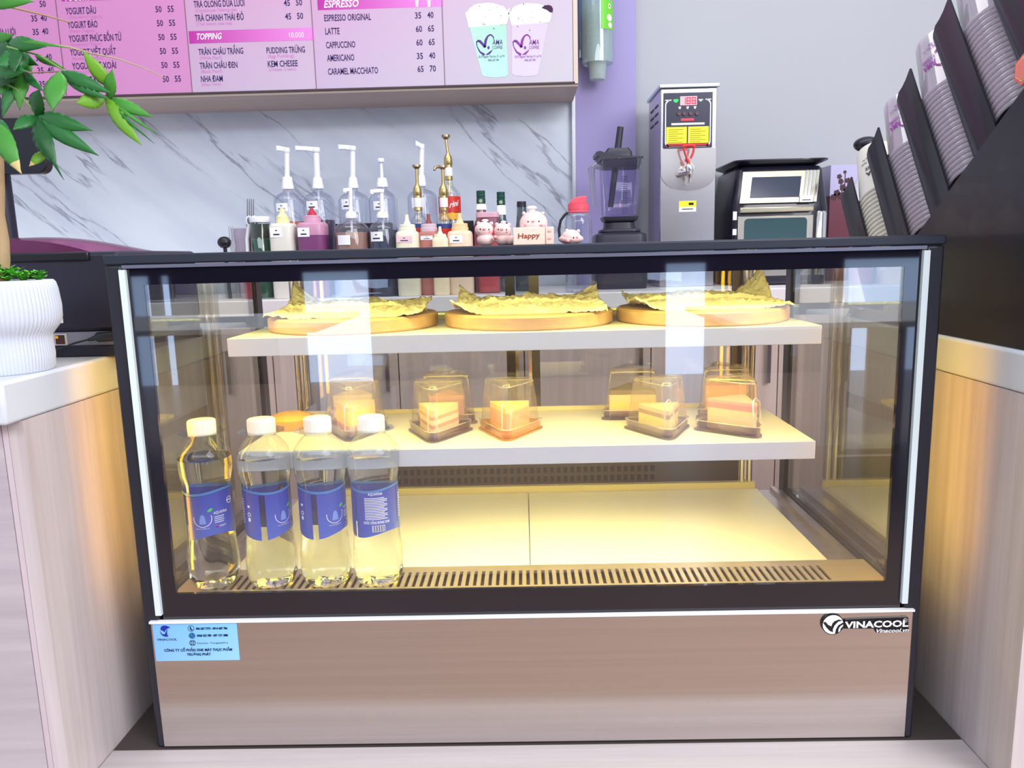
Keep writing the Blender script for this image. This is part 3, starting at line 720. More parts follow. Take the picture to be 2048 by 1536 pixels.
pump_bottle('pump_bottle', 'small white-pump bottle with dark navy syrup in the front row', YF, 766.5, 28.5, (757, 768, 378, 386), (757.5, 766), (751, 774, 423, 435.5), 447, 457, (747, 771, 464, 483), (743, 380, 388, .02), (459, ('syrup_navy', (44, 48, 78))), group='small front pump bottles')
def squeeze(label, Y, cx, hw, full, collar, noz, lab, body, cap, liq=None, ring=None, top=None, marks=1, labm=None):
    Z = lambda p: at(cx, p, y=Y).z
    k = mpp(Y); X = at(cx, full, y=Y).x; R = hw*k
    t = thing('squeeze_bottle', label, 'squeeze bottle', (X, Y, ZB), 0, 'plastic squeeze sauce bottles')
    zs = Z(full); cr = (collar[1]-collar[0])/2*k; ct = Z(collar[2])
    prof = [(0, ZB), (R*.95, ZB), (R, ZB+.005)]
    if liq:
        zl = Z(liq[0]); G().lathe(prof+[(R, zl), (0, zl)], (X, Y, 0), 28, sq=4).o('sauce', liq[1], t)
        prof = [(0, zl+.0003), (R, zl+.0003)]
    prof += [(R, zs-.012), (R*.95, zs-.004), (R*.82, zs), (0, zs)]
    G().lathe(prof, (X, Y, 0), 32, sq=4).o('bottle_body', body, t, smooth=45)
    G().lathe([(0, zs), (cr, zs), (cr, zs+(ct-zs)*.45), (cr*.93, zs+(ct-zs)*.5), (cr*.93, ct-.002), (cr*.85, ct), (0, ct)], (X, Y, 0), 28).o('collar', top or cap, t, smooth=40)
    nb, nt = (noz[1]-noz[0])/2*k, Z(noz[2]); z0 = ct
    if ring:
        rz = Z(ring[2]); rr_ = (ring[1]-ring[0])/2*k
        G().lathe([(0, ct), (rr_, ct), (rr_*.8, rz), (0, rz)], (X, Y, 0), 20).o('cap_ring', cap, t); z0 = rz
    G().lathe([(0, z0), (max(nb*1.9, .004), z0), (nb*1.2, z0+(nt-z0)*.35), (nb, z0+(nt-z0)*.45), (nb*.85, nt), (0, nt)], (X, Y, 0), 18).o('nozzle', cap, t, smooth=50)
    if lab:
        g = G(); zt, zb = Z(lab[2]), Z(lab[3]); x0, x1 = at(lab[0], lab[3], y=Y).x, at(lab[1], lab[3], y=Y).x; yl = Y-R-.0008
        g.box(x0, x1, yl, yl+.004, zb, zt)
        if marks:
            g.mi = 1; w_, h_ = x1-x0, zt-zb
            g.box(x0+w_*.25, x1-w_*.25, yl-.0004, yl, zb+h_*.22, zb+h_*.36); g.box(x0+w_*.42, x1-w_*.42, yl-.0004, yl, zb+h_*.66, zb+h_*.76)
        g.o('label', [labm or paper_w, ink], t, smooth=0)
    return t
milky = P('milky_plastic', (220, 216, 206), .35, sub=.2); yel = P('milky_yellow', (232, 228, 168), .4, sub=.2)
squeeze('cream squeeze bottle with yellow cap beside the green powder jar', YF, 566, 24, 447, (551, 577, 432), (560, 570, 417), (549, 573, 456, 475), milky, yel)
squeeze('purple squeeze bottle with red nozzle in the front row', YF, 625, 27, 445, (607, 640, 431), (618, 626, 416), (604, 627, 456, 474), P('sauce_pink', (196, 140, 170), .3, sub=.1), P('cap_red', (186, 40, 66), .35), (471, P('sauce_purple', (124, 66, 116), .3)), (612, 631, 425), top=P('collar_pink', (212, 160, 184), .3))
squeeze('ivory squeeze bottle with pink label, left of the gold pumps', YF-.03, 815, 22, 463, (800, 833, 449), (811.5, 819.5, 429), (797, 827, 473, 485), P('ivory_plastic', (230, 222, 200), .35, sub=.2), P('cap_ivory', (232, 232, 208), .4, sub=.2), labm=P('label_pink', (236, 200, 212), .5))
squeeze('pale apricot squeeze bottle with white label, right of the gold pumps', YF, 920, 24, 462, (902, 935, 447), (912.5, 921.5, 426), (902, 927, 471, 486), P('apricot_plastic', (232, 206, 180), .35, sub=.2), P('cap_apricot', (238, 204, 158), .4, sub=.2))
squeeze('brownish red squeeze bottle between the two gold pump bottles', YF+.002, 858, 20, 463, (845, 878, 448), (856.5, 863.5, 428), (844, 868, 472, 480), P('sauce_brick', (176, 110, 104), .35), P('cap_brick', (140, 66, 66), .4), top=P('collar_mauve', (206, 186, 198), .3))
squeeze('tiny cream squeeze bottle in front of the red label', YF-.03, 880.5, 15.5, 475, (868, 893, 468), (879, 885, 453), None, P('tiny_cream', (238, 220, 188), .35, sub=.2), P('tiny_cap', (240, 228, 200), .4, sub=.2))
def gold_pump(label, Y, cx, head, shaft, cone, lab, band, neck, shoulder, bands, spout=None):
    Z = lambda p: at(cx, p, y=Y).z
    k = mpp(Y); X = at(cx, cone[3], y=Y).x
    t = thing('gold_pump_bottle', label, 'syrup bottle', (X, Y, ZB), 0, 'syrup bottles with gold pumps')
    R = shoulder[0]*k; nr = neck*k; zs = Z(shoulder[1]); zb = Z(band[1])
    gl = clear('clear_glass_bottle', (248, 250, 250), refl=.06, power=2, gain=.6)
    G().lathe([(0, ZB), (R*.96, ZB), (R, ZB+.006), (R, zs), (R*.93, zs+.008), (nr*1.3, zs+(zb-zs)*.55), (nr, zs+(zb-zs)*.72), (nr, zb), (0, zb)], (X, Y, 0), 30).o('bottle_body', gl, t, smooth=60)
    for (a, b, mt) in bands: G().lathe([(R+.0006, Z(b)), (R+.0008, Z(b)), (R+.0008, Z(a)), (R+.0006, Z(a))], (X, Y, 0), 30).o('body_label', mt, t)
    cr = (cone[1]-cone[0])/2*k; sr = (shaft[1]-shaft[0])/2*k; ct, cb = Z(cone[2]), Z(cone[3])
    br = cr*.94
    G().lathe([(0, ct+.006), (sr, ct+.006), (sr*1.3, ct), (cr*.85, ct-(ct-cb)*.3), (cr, ct-(ct-cb)*.45), (cr, cb), (cr*.92, cb-.002), (br, cb-.004), (br, Z(lab[0])), (0, Z(lab[0]))], (X, Y, 0), 26).o('pump_barrel', gold, t, smooth=40)
    G().lathe([(0, zb), (br, zb), (br, Z(band[0])), (br*.9, Z(lab[1])), (0, Z(lab[1]))], (X, Y, 0), 24).o('neck_band', gold, t, smooth=40)
    G().lathe([(0, Z(lab[1])), (br, Z(lab[1])), (br*1.01, Z(lab[1])+.001), (br*1.01, Z(lab[0])), (0, Z(lab[0]))], (X, Y, 0), 24).o('neck_label', paper_w, t, smooth=40)
    G().tube([(X, Y, ct), (X+(at((head[0]+head[1])/2, head[3], y=Y).x-X)*.5, Y, Z(head[3])+.001)], sr, 12).o('pump_shaft', gold, t)
    hx = X+(at((head[0]+head[1])/2, head[3], y=Y).x-X)*.5; hr = (head[1]-head[0])/2*k; zt, z0 = Z(head[2]), Z(head[3])
    g = G().lathe([(0, z0), (hr*.5, z0), (hr*.75, z0+(zt-z0)*.35), (hr, z0+(zt-z0)*.5), (hr, zt-.002), (hr*.9, zt), (0, zt)], (hx, Y, 0), 22)
    if spout: g.tube([(hx, Y, z0+.006), (hx-.012, Y-.012, z0+.008), (hx-.022, Y-.022, z0+.004), (hx-.024, Y-.026, z0-.004)], [.005, .005, .0045, .004], 10)
    g.o('pump_head', goldcap, t, smooth=40)
    G().tube([(X, Y, ZB+.01), (X, Y, zb)], .0035, 8).o('dip_tube', gold, t)
    return t
bl, rd = P('syrup_label_blue', (46, 70, 130), .4), P('syrup_label_red', (208, 50, 40), .4)
gold_pump('gold pump syrup bottle with white neck label, left of the pair', 1.62, 835, (826, 842, 329.5, 338), (832, 838), (827, 843.5, 370, 390), (396, 414.5), (415.5, 421.5), 7.5, (17, 446), [(448, 456, bl), (456.5, 475, rd)])
gold_pump('gold pump syrup bottle with side spout, right of the pair', 1.62, 887, (878, 893, 331, 339), (880, 886), (878, 895, 370, 390), (396, 414.5), (415.5, 421.5), 7.5, (17, 446), [(448, 457, bl), (457.5, 480, rd)], True)
tall = gold_pump('tallest gold pump syrup bottle with red fruit label, standing behind the pair', 1.74, 896.5, (881, 897, 269.5, 279), (888, 893.5), (884, 900, 308, 329), (335.5, 352.5), (353, 360), 8, (21, 390), [(394, 426, rd), (427, 440, P('fruit_yellow', (240, 180, 50), .4))])
g = G(); p = at(894, 417, y=1.74); k = mpp(1.74); R = 21*k+.0016; X = at(896.5, 329, y=1.74).x
g.text('rini', lambda u, v: (X+R*sin((u+.000)/R+.05), 1.74-R*cos((u)/R+.05), p.z+v+u*.25), 10*k, 20*k, .25, .02)
g.o('body_lettering', paper_w, tall, smooth=0)
# black storage tray behind the front row
Zt = at(760, 446, y=1.66).z
x0, x1 = at(672, 450, y=1.66).x, at(947, 450, y=1.66).x
g = G()
for q in ((x0, x1, 1.655, 1.660), (x0, x1, 1.675, 1.680)): pass
g.box(x0, at(785, 450, y=1.655).x, 1.650, 1.656, ZB, Zt).box(at(925, 450, y=1.655).x, x1, 1.650, 1.656, ZB, Zt)
g.box(x0, x0+.006, 1.6562, 1.682, ZB, Zt).box(x1-.006, x1, 1.6562, 1.682, ZB, Zt)
g.box(x0+.0062, x1-.0062, 1.6562, 1.682, ZB, ZB+.006)
tag(g.o('storage_tray', P('tray_black', (24, 26, 34), .5), smooth=0), 'low black tray on the back counter between the bottle rows', 'tray')
# green-capped bottles, pink container, dark-capped bottle
def cap_bottle(label, cx, cap, lab, hw, Y, gcol, capm, seal=None):
    Z = lambda p: at(cx, p, y=Y).z
    k = mpp(Y); X = at(cx, cap[3], y=Y).x; cr = (cap[1]-cap[0])/2*k
    t = thing('capped_bottle', label, 'bottle', (X, Y, ZB), 0, 'glass bottles behind the pig figurines')
    zc = Z(cap[3]); R = hw*k
    G().lathe([(0, ZB), (R*.95, ZB), (R, ZB+.006), (R, zc-.10), (R*.92, zc-.085), (cr*1.15, zc-.045), (cr*.98, zc), (0, zc)], (X, Y, 0), 28).o('bottle_body', gcol, t, smooth=60)
    h = Z(cap[2])-zc
    G().lathe([(0, zc), (cr*1.02, zc), (cr*1.02, zc+h*.40), (cr*.94, zc+h*.42), (cr*.94, zc+h*.46), (cr, zc+h*.5), (cr, zc+h*.7), (cr*.95, zc+h*.72), (cr*.95, zc+h*.76), (cr, zc+h*.80), (cr*.97, zc+h), (0, zc+h)], (X, Y, 0), 26).o('cap', capm, t, smooth=30)
    if lab: G().lathe([(cr*1.03, zc-.002), (cr*1.12, zc-.004), (cr*1.3, Z(lab)), (cr*1.27, Z(lab))], (X, Y, 0), 26).o('neck_label', paper_w, t)
    if seal:
        g = G(); zz = zc+h*.18
        for q in range(16):
            a0, a1 = 2*pi*q/16, 2*pi*(q+1)/16; g.poly([(X, Y-cr*1.03-.0005, zz)]+[(X+.006*cos(a), Y-cr*1.03-.0003, zz+.006*sin(a)) for a in (a0, a1)])
        g.o('cap_seal', P('cap_seal', (150, 170, 130), .4), t, smooth=0)
gr = P('cap_green', (26, 72, 62), .35)
gcl = clear('smoke_glass', (170, 176, 176), refl=.06, power=2, gain=.5)
cap_bottle('green capped bottle left of the two, above the pair of pigs', 962, (953.5, 970.5, 381.5, 407), 420, 19, 1.66, clear('rose_glass', (214, 160, 165), refl=.06, power=2, gain=.5), gr, True)
cap_bottle('green capped bottle right of the two, above the pair of pigs', 1002, (994, 1010, 384, 409.5), 430, 17, 1.68, gcl, gr, True)
cap_bottle('small dark capped bottle behind the large pig figurine', 1043, (1034, 1052, 403, 414), None, 15, 1.66, gcl, P('cap_dark', (38, 38, 52), .4))
q = at(974, 424, y=1.55); q0 = at(951, 424, y=1.55).x; q1 = at(997, 424, y=1.55).x
t = thing('storage_jar', 'rosy see-through storage jar behind the pair of pig figurines', 'jar', (q.x, 1.585, ZB))
R = (q1-q0)/2
G().lathe([(0, ZB), (R*.95, ZB), (R, ZB+.01), (R, q.z-.016), (0, q.z-.016)], (q.x, 1.59, 0), 28, sq=5).o('jar_body', clear('rose_jar', (240, 200, 208), refl=.05, power=2, gain=.5, haze=.25, hazecol=(226, 170, 186)), t)
G().lathe([(0, q.z-.0155), (R*1.02, q.z-.0155), (R*1.02, q.z-.002), (R*.97, q.z), (0, q.z)], (q.x, 1.59, 0), 28, sq=5).o('lid', P('rose_lid', (214, 168, 184), .3), t)
G().lathe([(0, ZB+.004), (R*.9, ZB+.004), (R*.9, q.z-.05), (0, q.z-.05)], (q.x, 1.59, 0), 24, sq=5).o('contents', P('jar_red', (200, 52, 50), .5), t)
# coral lidded drinking bottle with strap
Y = 1.5; k = mpp(Y); c = at(1156.5, 441, y=Y); Z = lambda p: at(1156.5, p, y=Y).z
t = thing('drinking_bottle', 'clear drinking bottle with coral pink flip lid left of the blender', 'drinking bottle', (c.x, Y, ZB))
R = 26.5*k; cr = 20*k; coral = P('coral_lid', (238, 88, 108), .4, sub=.05)
G().lathe([(0, ZB), (R*.96, ZB), (R, ZB+.008), (R*.99, Z(470)), (R*1.0, Z(455)), (R, Z(445)), (R*.93, Z(434)), (cr*.98, Z(425)), (0, Z(425))], (c.x, Y, 0), 32).o('bottle_body', clear_b, t, smooth=60)
zb, zt = Z(425), Z(408)
G().lathe([(0, zb), (cr, zb), (cr, zb+.004), (cr*.97, zb+.005), (cr*.97, zb+.008), (cr, zb+.009), (cr, zt), (0, zt)], (c.x, Y, 0), 32).o('lid_band', coral, t, smooth=30)
g = G()
pf = [((px_-1156.5)*k+c.x, Z(py_)) for px_, py_ in ((1140, 408.5), (1142, 401), (1149, 396), (1160, 393.5), (1172, 393), (1172.5, 397), (1171, 400), (1172.5, 408.5))]
g.prism(pf, Y-.020, Y+.020).o('flip_spout', coral, t, bevel=.003)
G().tube([(c.x-R*.78, Y-.004, Z(425)), (c.x-R*1.0, Y-.006, Z(430)), (c.x-R*1.28, Y-.006, Z(440)), (c.x-R*1.42, Y-.006, Z(458)), (c.x-R*1.36, Y-.006, Z(480))], .0042, 10).o('carry_strap', P('strap_black', (30, 30, 40), .6), t)
# ------------------------------------------------------------------ cutlery and powder jar, left end
Yc = 1.58; Z = lambda p: at(500, p, y=Yc).z; k = mpp(Yc)
q = at(522, 470, y=Yc)
t = thing('powder_jar', 'green powder jar with white screw lid, left of the cream squeeze bottle', 'jar', (q.x, Yc, ZB))
R = 19.5*k
G().lathe([(0, ZB), (R*.97, ZB), (R, ZB+.006), (R, Z(449)), (R*.92, Z(446)), (0, Z(446))], (q.x, Yc, 0), 32).o('jar_body', clear('jar_glass', (228, 236, 228), refl=.08, power=2, gain=.6), t, smooth=60)
G().lathe([(0, ZB+.003), (R*.95, ZB+.003), (R*.95, Z(479)), (0, Z(479))], (q.x, Yc, 0), 28).o('green_powder', P('matcha', (30, 92, 70), .8), t)
G().lathe([(R*.955, Z(478)), (R*.955, Z(449)), (R*.95, Z(449)), (R*.95, Z(478))], (q.x, Yc, 0), 28).o('powder_film', clear('powder_film', (150, 166, 146), refl=.03, haze=.35, hazecol=(110, 122, 100)), t)
G().lathe([(0, Z(445.6)), (R*.98, Z(445.6)), (R*1.0, Z(443)), (R*1.0, Z(436)), (R*.96, Z(434)), (0, Z(434))], (q.x, Yc, 0), 32).o('lid', white_pl, t, smooth=30)
cq = at(483, 475, y=1.60)
cup = thing('cutlery_cup', 'clear plastic cup holding cutlery at the left end of the back counter', 'cup', (cq.x, 1.60, ZB))
G().lathe([(0, ZB), (.024, ZB), (.032, Z(457)), (.0335, Z(456)), (.031, Z(457)), (.023, ZB+.003), (0, ZB+.003)], (cq.x, 1.60, 0), 28).o('cup_body', clear('cup_plastic', (246, 240, 244), refl=.06, power=2, gain=.6, haze=.12, hazecol=(210, 200, 210)), cup, smooth=50)
steel_c = P('cutlery_steel', (150, 146, 156), .3, metal=.9)
def fork(label, base, tip, mat, scale=1.0, tines=4):
    b, p = V(base), V(tip); d = (p-b); L = d.length; dz = d.normalized(); dx = (V((1, 0, 0))-dz*dz.x).normalized(); Mz = Matrix((dx, dz.cross(dx), dz)).transposed().to_4x4()
    g = G(); g.M = Matrix.Translation(b) @ Mz
    wq = .0125*scale
    g.loft([[(s*w2, s2*t2, z) for s, s2 in ((-1, -1), (1, -1), (1, 1), (-1, 1))] for w2, t2, z in ((.005, .001, 0), (.0035, .0015, L*.4), (.004, .0013, L*.62), (wq, .001, L*.72), (wq, .001, L*.80))])
    for i in range(tines):
        x = -wq+wq*2*(i+.5)/tines; g.loft([[(x+s*w2, s2*.0009, z) for s, s2 in ((-1, -1), (1, -1), (1, 1), (-1, 1))] for w2, z in ((wq/tines*.62, L*.795), (wq/tines*.4, L))])
    return tag(g.o('fork', mat, smooth=40), label, 'fork', 'cutlery standing at the left end')
f0 = at(497, 470, y=1.60); f1 = at(501, 398, y=1.60)
fork('tall dark steel fork standing in the cutlery cup', (cq.x+.012, 1.60, ZB+.006), tuple(f1), steel_c, 1.05)
f1 = at(461, 453, y=1.56)
fork('small pale fork leaning beside the black ladle', (at(466, 478, y=1.56).x, 1.56, ZB+.001), tuple(f1), P('fork_pale', (186, 186, 194), .35, metal=.5), .75, 3)
q = at(449, 485, y=1.56)
g = G(); g.ball((q.x, 1.56, q.z), (.022, .020, .019)); g.tube([(q.x, 1.56, q.z-.012), (q.x+.002, 1.56, ZB+.04), (q.x+.004, 1.56, ZB+.001)], .006, 10)
tag(g.o('ladle', P('ladle_black', (26, 24, 34), .35), smooth=60), 'round black ladle at the far left end of the bottles', 'ladle')
q0 = at(491, 478, y=1.585)
g = G(); a = at(497, 452, y=1.585)
pts = [(q0.x, 1.585, ZB+.002), (q0.x+.004, 1.585, q0.z), (a.x+.003, 1.585, a.z)]
g.tube(pts, [.006, .008, .007], 10)
for dx in (0, .014):
    c_ = (a.x+.004+dx, 1.585, a.z+.016)
    g.tube([(c_[0]+.010*cos(2*pi*i/16), 1.585+dx*.3, c_[2]+.014*sin(2*pi*i/16)) for i in range(17)], .0028, 8)
tag(g.o('scissors', white_pl, smooth=60), 'white handled scissors standing beside the green powder jar', 'scissors')
# ------------------------------------------------------------------ blender
Y = 1.70; k = mpp(Y); Z = lambda p: at(1240, p, y=Y).z; XP = lambda p, r_=400: at(p, r_, y=Y).x
bx = XP(1238, 460)
t = thing('blender', 'black blender with clear jug and tamper in front of the lilac wall', 'blender', (bx, Y, ZB))
bm_ = P('blender_black', (44, 42, 58), .4)
g = G(); hb = 44*k
g.loft([[(bx+x, Y+y*.9, z) for x, y in rrect(2*w_, 2*w_, .03)] for w_, z in ((hb*1.1, ZB), (hb*1.15, ZB+.02), (hb*1.12, Z(478)), (hb*1.10, Z(470)), (hb*.98, Z(467)), (hb*.9, Z(466)))])
g.loft([[(bx+x, Y+y*.9, z) for x, y in rrect(2*w_, 2*w_, .03)] for w_, z in ((hb*.85, Z(465.9)), (hb*.88, Z(463)), (hb*.86, Z(459.5)), (hb*.68, Z(458)), (hb*.66, Z(446)), (hb*.62, Z(445)))])
mo = g.o('motor_base', bm_, t, smooth=40)
jr = clear('jug_plastic', (232, 230, 246), refl=.06, power=2, gain=.6, haze=.06, hazecol=(200, 196, 230))
xb, xt = XP(1238, 430), XP(1240, 325)
g = G(); g.loft([[(cx_+x, Y+y, z) for x, y in rrect(2*w_, 2*w_, .016)] for cx_, w_, z in ((xb, 28*k, Z(441)), (xb, 31*k, Z(436)), (xb+.002, 33*k, Z(400)), (xt, 37*k, Z(322)), (xt, 37.5*k, Z(320)))], cap=False)
g.o('jug', jr, t, smooth=40)
g = G(); g.loft([[(xb+x, Y+y, z) for x, y in rrect(2*w_, 2*w_, .016)] for w_, z in ((28*k, Z(444.5)), (32*k, Z(441)), (34*k, Z(435)), (33*k, Z(434)), (30*k, Z(439.5)), (10*k, Z(441.5)))])
g.o('jug_collar', bm_, t, smooth=40)
g = G()
for s in (-1, 1): g.prism([(xb+s*.002, Z(440)), (xb+s*.018, Z(433)-.001), (xb+s*.019, Z(432)), (xb+s*.003, Z(437))], Y-.006, Y+.006)
g.lathe([(0, Z(441)), (.008, Z(441)), (.007, Z(436)), (0, Z(435))], (xb, Y, 0), 12); g.o('blade', chrome, t)
g = G()
for i in range(20):
    zz = Z(430)+(Z(357)-Z(430))*i/19; w_ = .016 if i % 4 else .024
    g.box(xb+.004, xb+.004+w_, Y-34*k-.0012-.00012*i*1.5, Y-34*k-.0004, zz, zz+.0011)
g.o('volume_scale', ink, t, smooth=0)
g = G()
hp = [XP(1205, 335), XP(1190, 328), XP(1182, 333), XP(1184, 360), XP(1187.5, 410)]
g.tube([(hp[0], Y-.01, Z(335)), (hp[1], Y-.01, Z(329)), (hp[2], Y-.01, Z(338)), (hp[3], Y-.01, Z(365)), (hp[4], Y-.01, Z(411))], [.012, .013, .012, .0095, .007], 12)
g.o('jug_handle', clear('handle_plastic', (222, 222, 232), refl=.1, power=1.6, gain=.6, haze=.3, hazecol=(214, 212, 226)), t, smooth=60)
g = G(); zl = Z(320)
lt = [(XP(1190, 315), Z(314)), (XP(1189, 305), Z(307)), (XP(1196, 306), Z(305.5)), (XP(1212, 312), Z(311)), (XP(1240, 316), Z(316)), (XP(1281, 318.5), Z(318)), (XP(1281, 321), Z(320.5)), (XP(1264, 321), Z(321)), (XP(1198, 323), Z(323)), (XP(1196, 316), Z(316))]
g.prism(lt, Y-37*k, Y+37*k)
g.loft([[(XP(1240, 310)+x, Y+y, z) for x, y in rrect(2*w_, 2*w_*.95, .012)] for w_, z in ((34*k, Z(337)), (36*k, Z(330)), (36*k, Z(321.2)))])
g.loft([[(XP(1235, 310)+x, Y+y, z) for x, y in rrect(2*w_, 2*w_*.95, .012)] for w_, z in ((26*k, Z(318)), (25*k, Z(306)), (20*k, Z(298)), (12*k, Z(297)))])
g.o('lid', bm_, t, smooth=35)
a, b = at(1241, 254, y=Y), at(1221, 414, y=Y)
G().tube([a, a+(b-a)*.27], [6*k, 6.4*k], 14).o('tamper_grip', bm_, t, smooth=50)
G().tube([a+(b-a)*.52, b], [6.2*k, 5.2*k], 14).o('tamper_rod', bm_, t, smooth=50)
# ------------------------------------------------------------------ hot water boiler
Y = 1.70; k = mpp(Y); Z = lambda p: at(1376, p, y=Y).z
X0, X1 = at(1320.5, 330, y=Y).x, at(1432, 330, y=Y).x; zt = Z(176)
t = thing('water_boiler', 'tall stainless hot water boiler with red tap lever beside the white wall', 'water boiler', ((X0+X1)/2, Y+.11, ZB))
stb = grain('boiler_steel', (206, 202, 206), (192, 188, 194), (2, 90, 90), .22, metal=.9, amt=.6)
g = G().box(X0, X1, Y, Y+.24, ZB, zt); g.o('cabinet', stb, t, bevel=.003)
G().box(X0-.006, X1+.005, Y-.012, Y+.25, zt+.0005, Z(168.5)).o('lid', P('boiler_lid', (196, 214, 222), .25, metal=.6), t, bevel=.002)
g = G()
for i in range(3):
    for j in range(2): g.box(X0-.0015, X0, Y+.05+.085*j, Y+.11+.085*j, zt-.045-.026*i, zt-.039-.026*i)
g.o('side_vent', P('vent_slot', (40, 40, 52), .6), t, smooth=0)
# curved bright apron behind the tap
xm = (X0+X1)/2; zc = Z(345); rx, rz = (X1-X0)/2-.001, Z(345)-Z(383)
pts = [(X0+.001, Z(296)), (X1-.001, Z(296)), (X1-.001, zc)]+[(xm+rx*cos(pi*i/24), zc-rz*sin(pi*i/24)) for i in range(1, 24)]+[(X0+.001, zc)]
G().prism(pts, Y-.0025, Y-.0003).o('apron', P('apron_polished', (236, 228, 226), .12, metal=.85), t, smooth=20, bevel=.001)
pX = lambda p, q_=250: at(p, q_, y=Y).x
p0, p1, q0, q1 = pX(1326.5), pX(1424), Z(296), Z(185.5)
G().box(p0, p1, Y-.004, Y-.0026, q0, q1).o('control_panel', P('panel_navy', (42, 42, 66), .25), t, smooth=0)
g = G(); Yp = Y-.0046
def frame_line(l, r, b_, tp, th, rr_, gap):
    pts = rrect(r-l, tp-b_, rr_, 6); cx_, cz_ = (l+r)/2, (b_+tp)/2; n = len(pts); ins = 1-2*th/(r-l)
    for i in range(n):
        a, b = pts[i], pts[(i+1) % n]
        if gap(a, b): continue
        g.poly([(cx_+a[0], Yp, cz_+a[1]), (cx_+b[0], Yp, cz_+b[1]), (cx_+b[0]*(1-2*th/(r-l)), Yp, cz_+b[1]*(1-2*th/(tp-b_))), (cx_+a[0]*(1-2*th/(r-l)), Yp, cz_+a[1]*(1-2*th/(tp-b_)))])
W_ = p1-p0; F = lambda u: p0+W_*u
Hh = q1-q0; Fz = lambda v: q0+Hh*v
def rect(u0, u1, v0, v1, d=0): g.poly([(F(u0), Yp-d, Fz(v0)), (F(u1), Yp-d, Fz(v0)), (F(u1), Yp-d, Fz(v1)), (F(u0), Yp-d, Fz(v1))])
frame_line(F(.03), F(.97), Fz(.02), Fz(.88), .0035, .016, lambda a, b: a[1] > .05 and b[1] > .05 and abs(a[0]) < .065 and abs(b[0]) < .065)
rect(.03, .16, .862, .88); rect(.85, .97, .862, .88)
for u in (.33, .49, .64): g.poly([(F(u-.03), Yp, Fz(.75)), (F(u+.03), Yp, Fz(.75)), (F(u+.012), Yp, Fz(.705)), (F(u-.012), Yp, Fz(.705))])
rect(.71, .80, .855, .875); rect(.735, .775, .835, .85)
rect(.16, .84, .418, .455)
for u in (.31, .42, .55, .68): rect(u-.022, u+.022, .60, .64)
g.mi = 1; rect(.335, .68, .772, .935)
g.mi = 2
# red figures 1 8 8
def seg8(u, segs, w_=.085):
    h0, h1 = .792, .915; th = .018; hm = (h0+h1)/2
    for s in segs:
        if s == 'a': rect(u, u+w_, h1-.02, h1, .0004)
        if s == 'g': rect(u, u+w_, hm-.01, hm+.01, .0004)
        if s == 'd': rect(u, u+w_, h0, h0+.02, .0004)
        if s == 'f': rect(u, u+th, hm, h1, .0004)
        if s == 'e': rect(u, u+th, h0, hm, .0004)
        if s == 'b': rect(u+w_-th, u+w_, hm, h1, .0004)
        if s == 'c': rect(u+w_-th, u+w_, h0, hm, .0004)
seg8(.365, 'bc'); seg8(.465, 'abcdefg'); seg8(.57, 'abcdefg')
rect(.36, .62, .495, .535)
g.mi = 3; rect(.06, .48, .085, .385); rect(.505, .93, .085, .385)
g.mi = 4; rect(.06, .93, .025, .08)
g.mi = 5
for j in range(7):
    rect(.10, .10+(.20 if j % 2 else .30), .33-.038*j, .337-.038*j, .0004); rect(.545, .545+(.22 if j % 2 == 0 else .32), .33-.038*j, .337-.038*j, .0004)
g.mi = 6; rect(.20, .30, .845, .885); rect(.225, .275, .825, .845)
g.o('panel_print', [lettermat('print_panel_white', (232, 232, 240)), P('display_back', (206, 176, 186), .3), P('display_red', (226, 40, 70), .4, emit=(255, 50, 80), es=.6), P('panel_yellow', (232, 224, 44), .5), P('panel_red', (190, 36, 50), .5), lettermat('print_olive', (120, 116, 30)), P('lamp_green', (40, 200, 90), .4, emit=(40, 220, 90), es=.4)], t, smooth=0)
g = G()
for u in (.31, .42, .55, .68): g.lathe([(0, -.004), (.006, -.004), (.0065, 0), (0, 0)], (F(u), Yp, Fz(.62)), 14, ax='y')
g.o('button', P('button_dark', (90, 50, 66), .3), t)
lv = P('tap_red', (214, 44, 44), .35)
tx = pX(1377, 300)
g = G(); yl = Y-.045
A = [at(a_, b_, y=yl) for a_, b_ in ((1365.5, 291), (1390, 289.5), (1390.5, 295), (1386, 312), (1383, 320), (1373, 320), (1369.5, 312), (1365, 296))]
def bar3(pts, r_): g.tube(pts, r_, 8)
pt = lambda a_, b_: tuple(at(a_, b_, y=yl))
bar3([pt(1365.5, 293), pt(1377, 290.5), pt(1390, 292)], [.0048, .0055, .0048])
bar3([pt(1367, 294), pt(1370, 306), pt(1374, 317)], .0036); bar3([pt(1388.5, 293), pt(1386, 306), pt(1381, 317)], .0036)
bar3([pt(1373, 317), pt(1378, 326)], .0062); g.o('tap_lever', lv, t, smooth=50)
g = G(); c = at(1378, 335, y=yl)
g.tube([pt(1379, 326), pt(1378, 331), pt(1378.5, 334), pt(1379, 352), pt(1379.5, 356), pt(1380, 366)], [.006, .013, .015, .009, .006, .0055], 16)
a = at(1370, 346, y=yl); g.tube([(a.x+.006, yl, a.z), (a.x-.004, yl+.02, a.z), (a.x-.012, Y-.003, a.z)], [.008, .009, .011], 14)
g.o('tap', chrome, t, smooth=50)
g = G(); a, b = at(1358, 402, y=Y), at(1392, 423, y=Y)
g.box(a.x, b.x, Y-.001, Y, b.z, a.z); g.mi = 1; g.box(a.x, b.x, Y-.0014, Y-.001, b.z+(a.z-b.z)*.45, a.z)
g.mi = 2; g.box(a.x+.032, a.x+.048, Y-.0018, Y-.0014, b.z+(a.z-b.z)*.6, b.z+(a.z-b.z)*.82); g.box(a.x+.01, b.x-.01, Y-.0014, Y-.001, b.z+(a.z-b.z)*.2, b.z+(a.z-b.z)*.28)
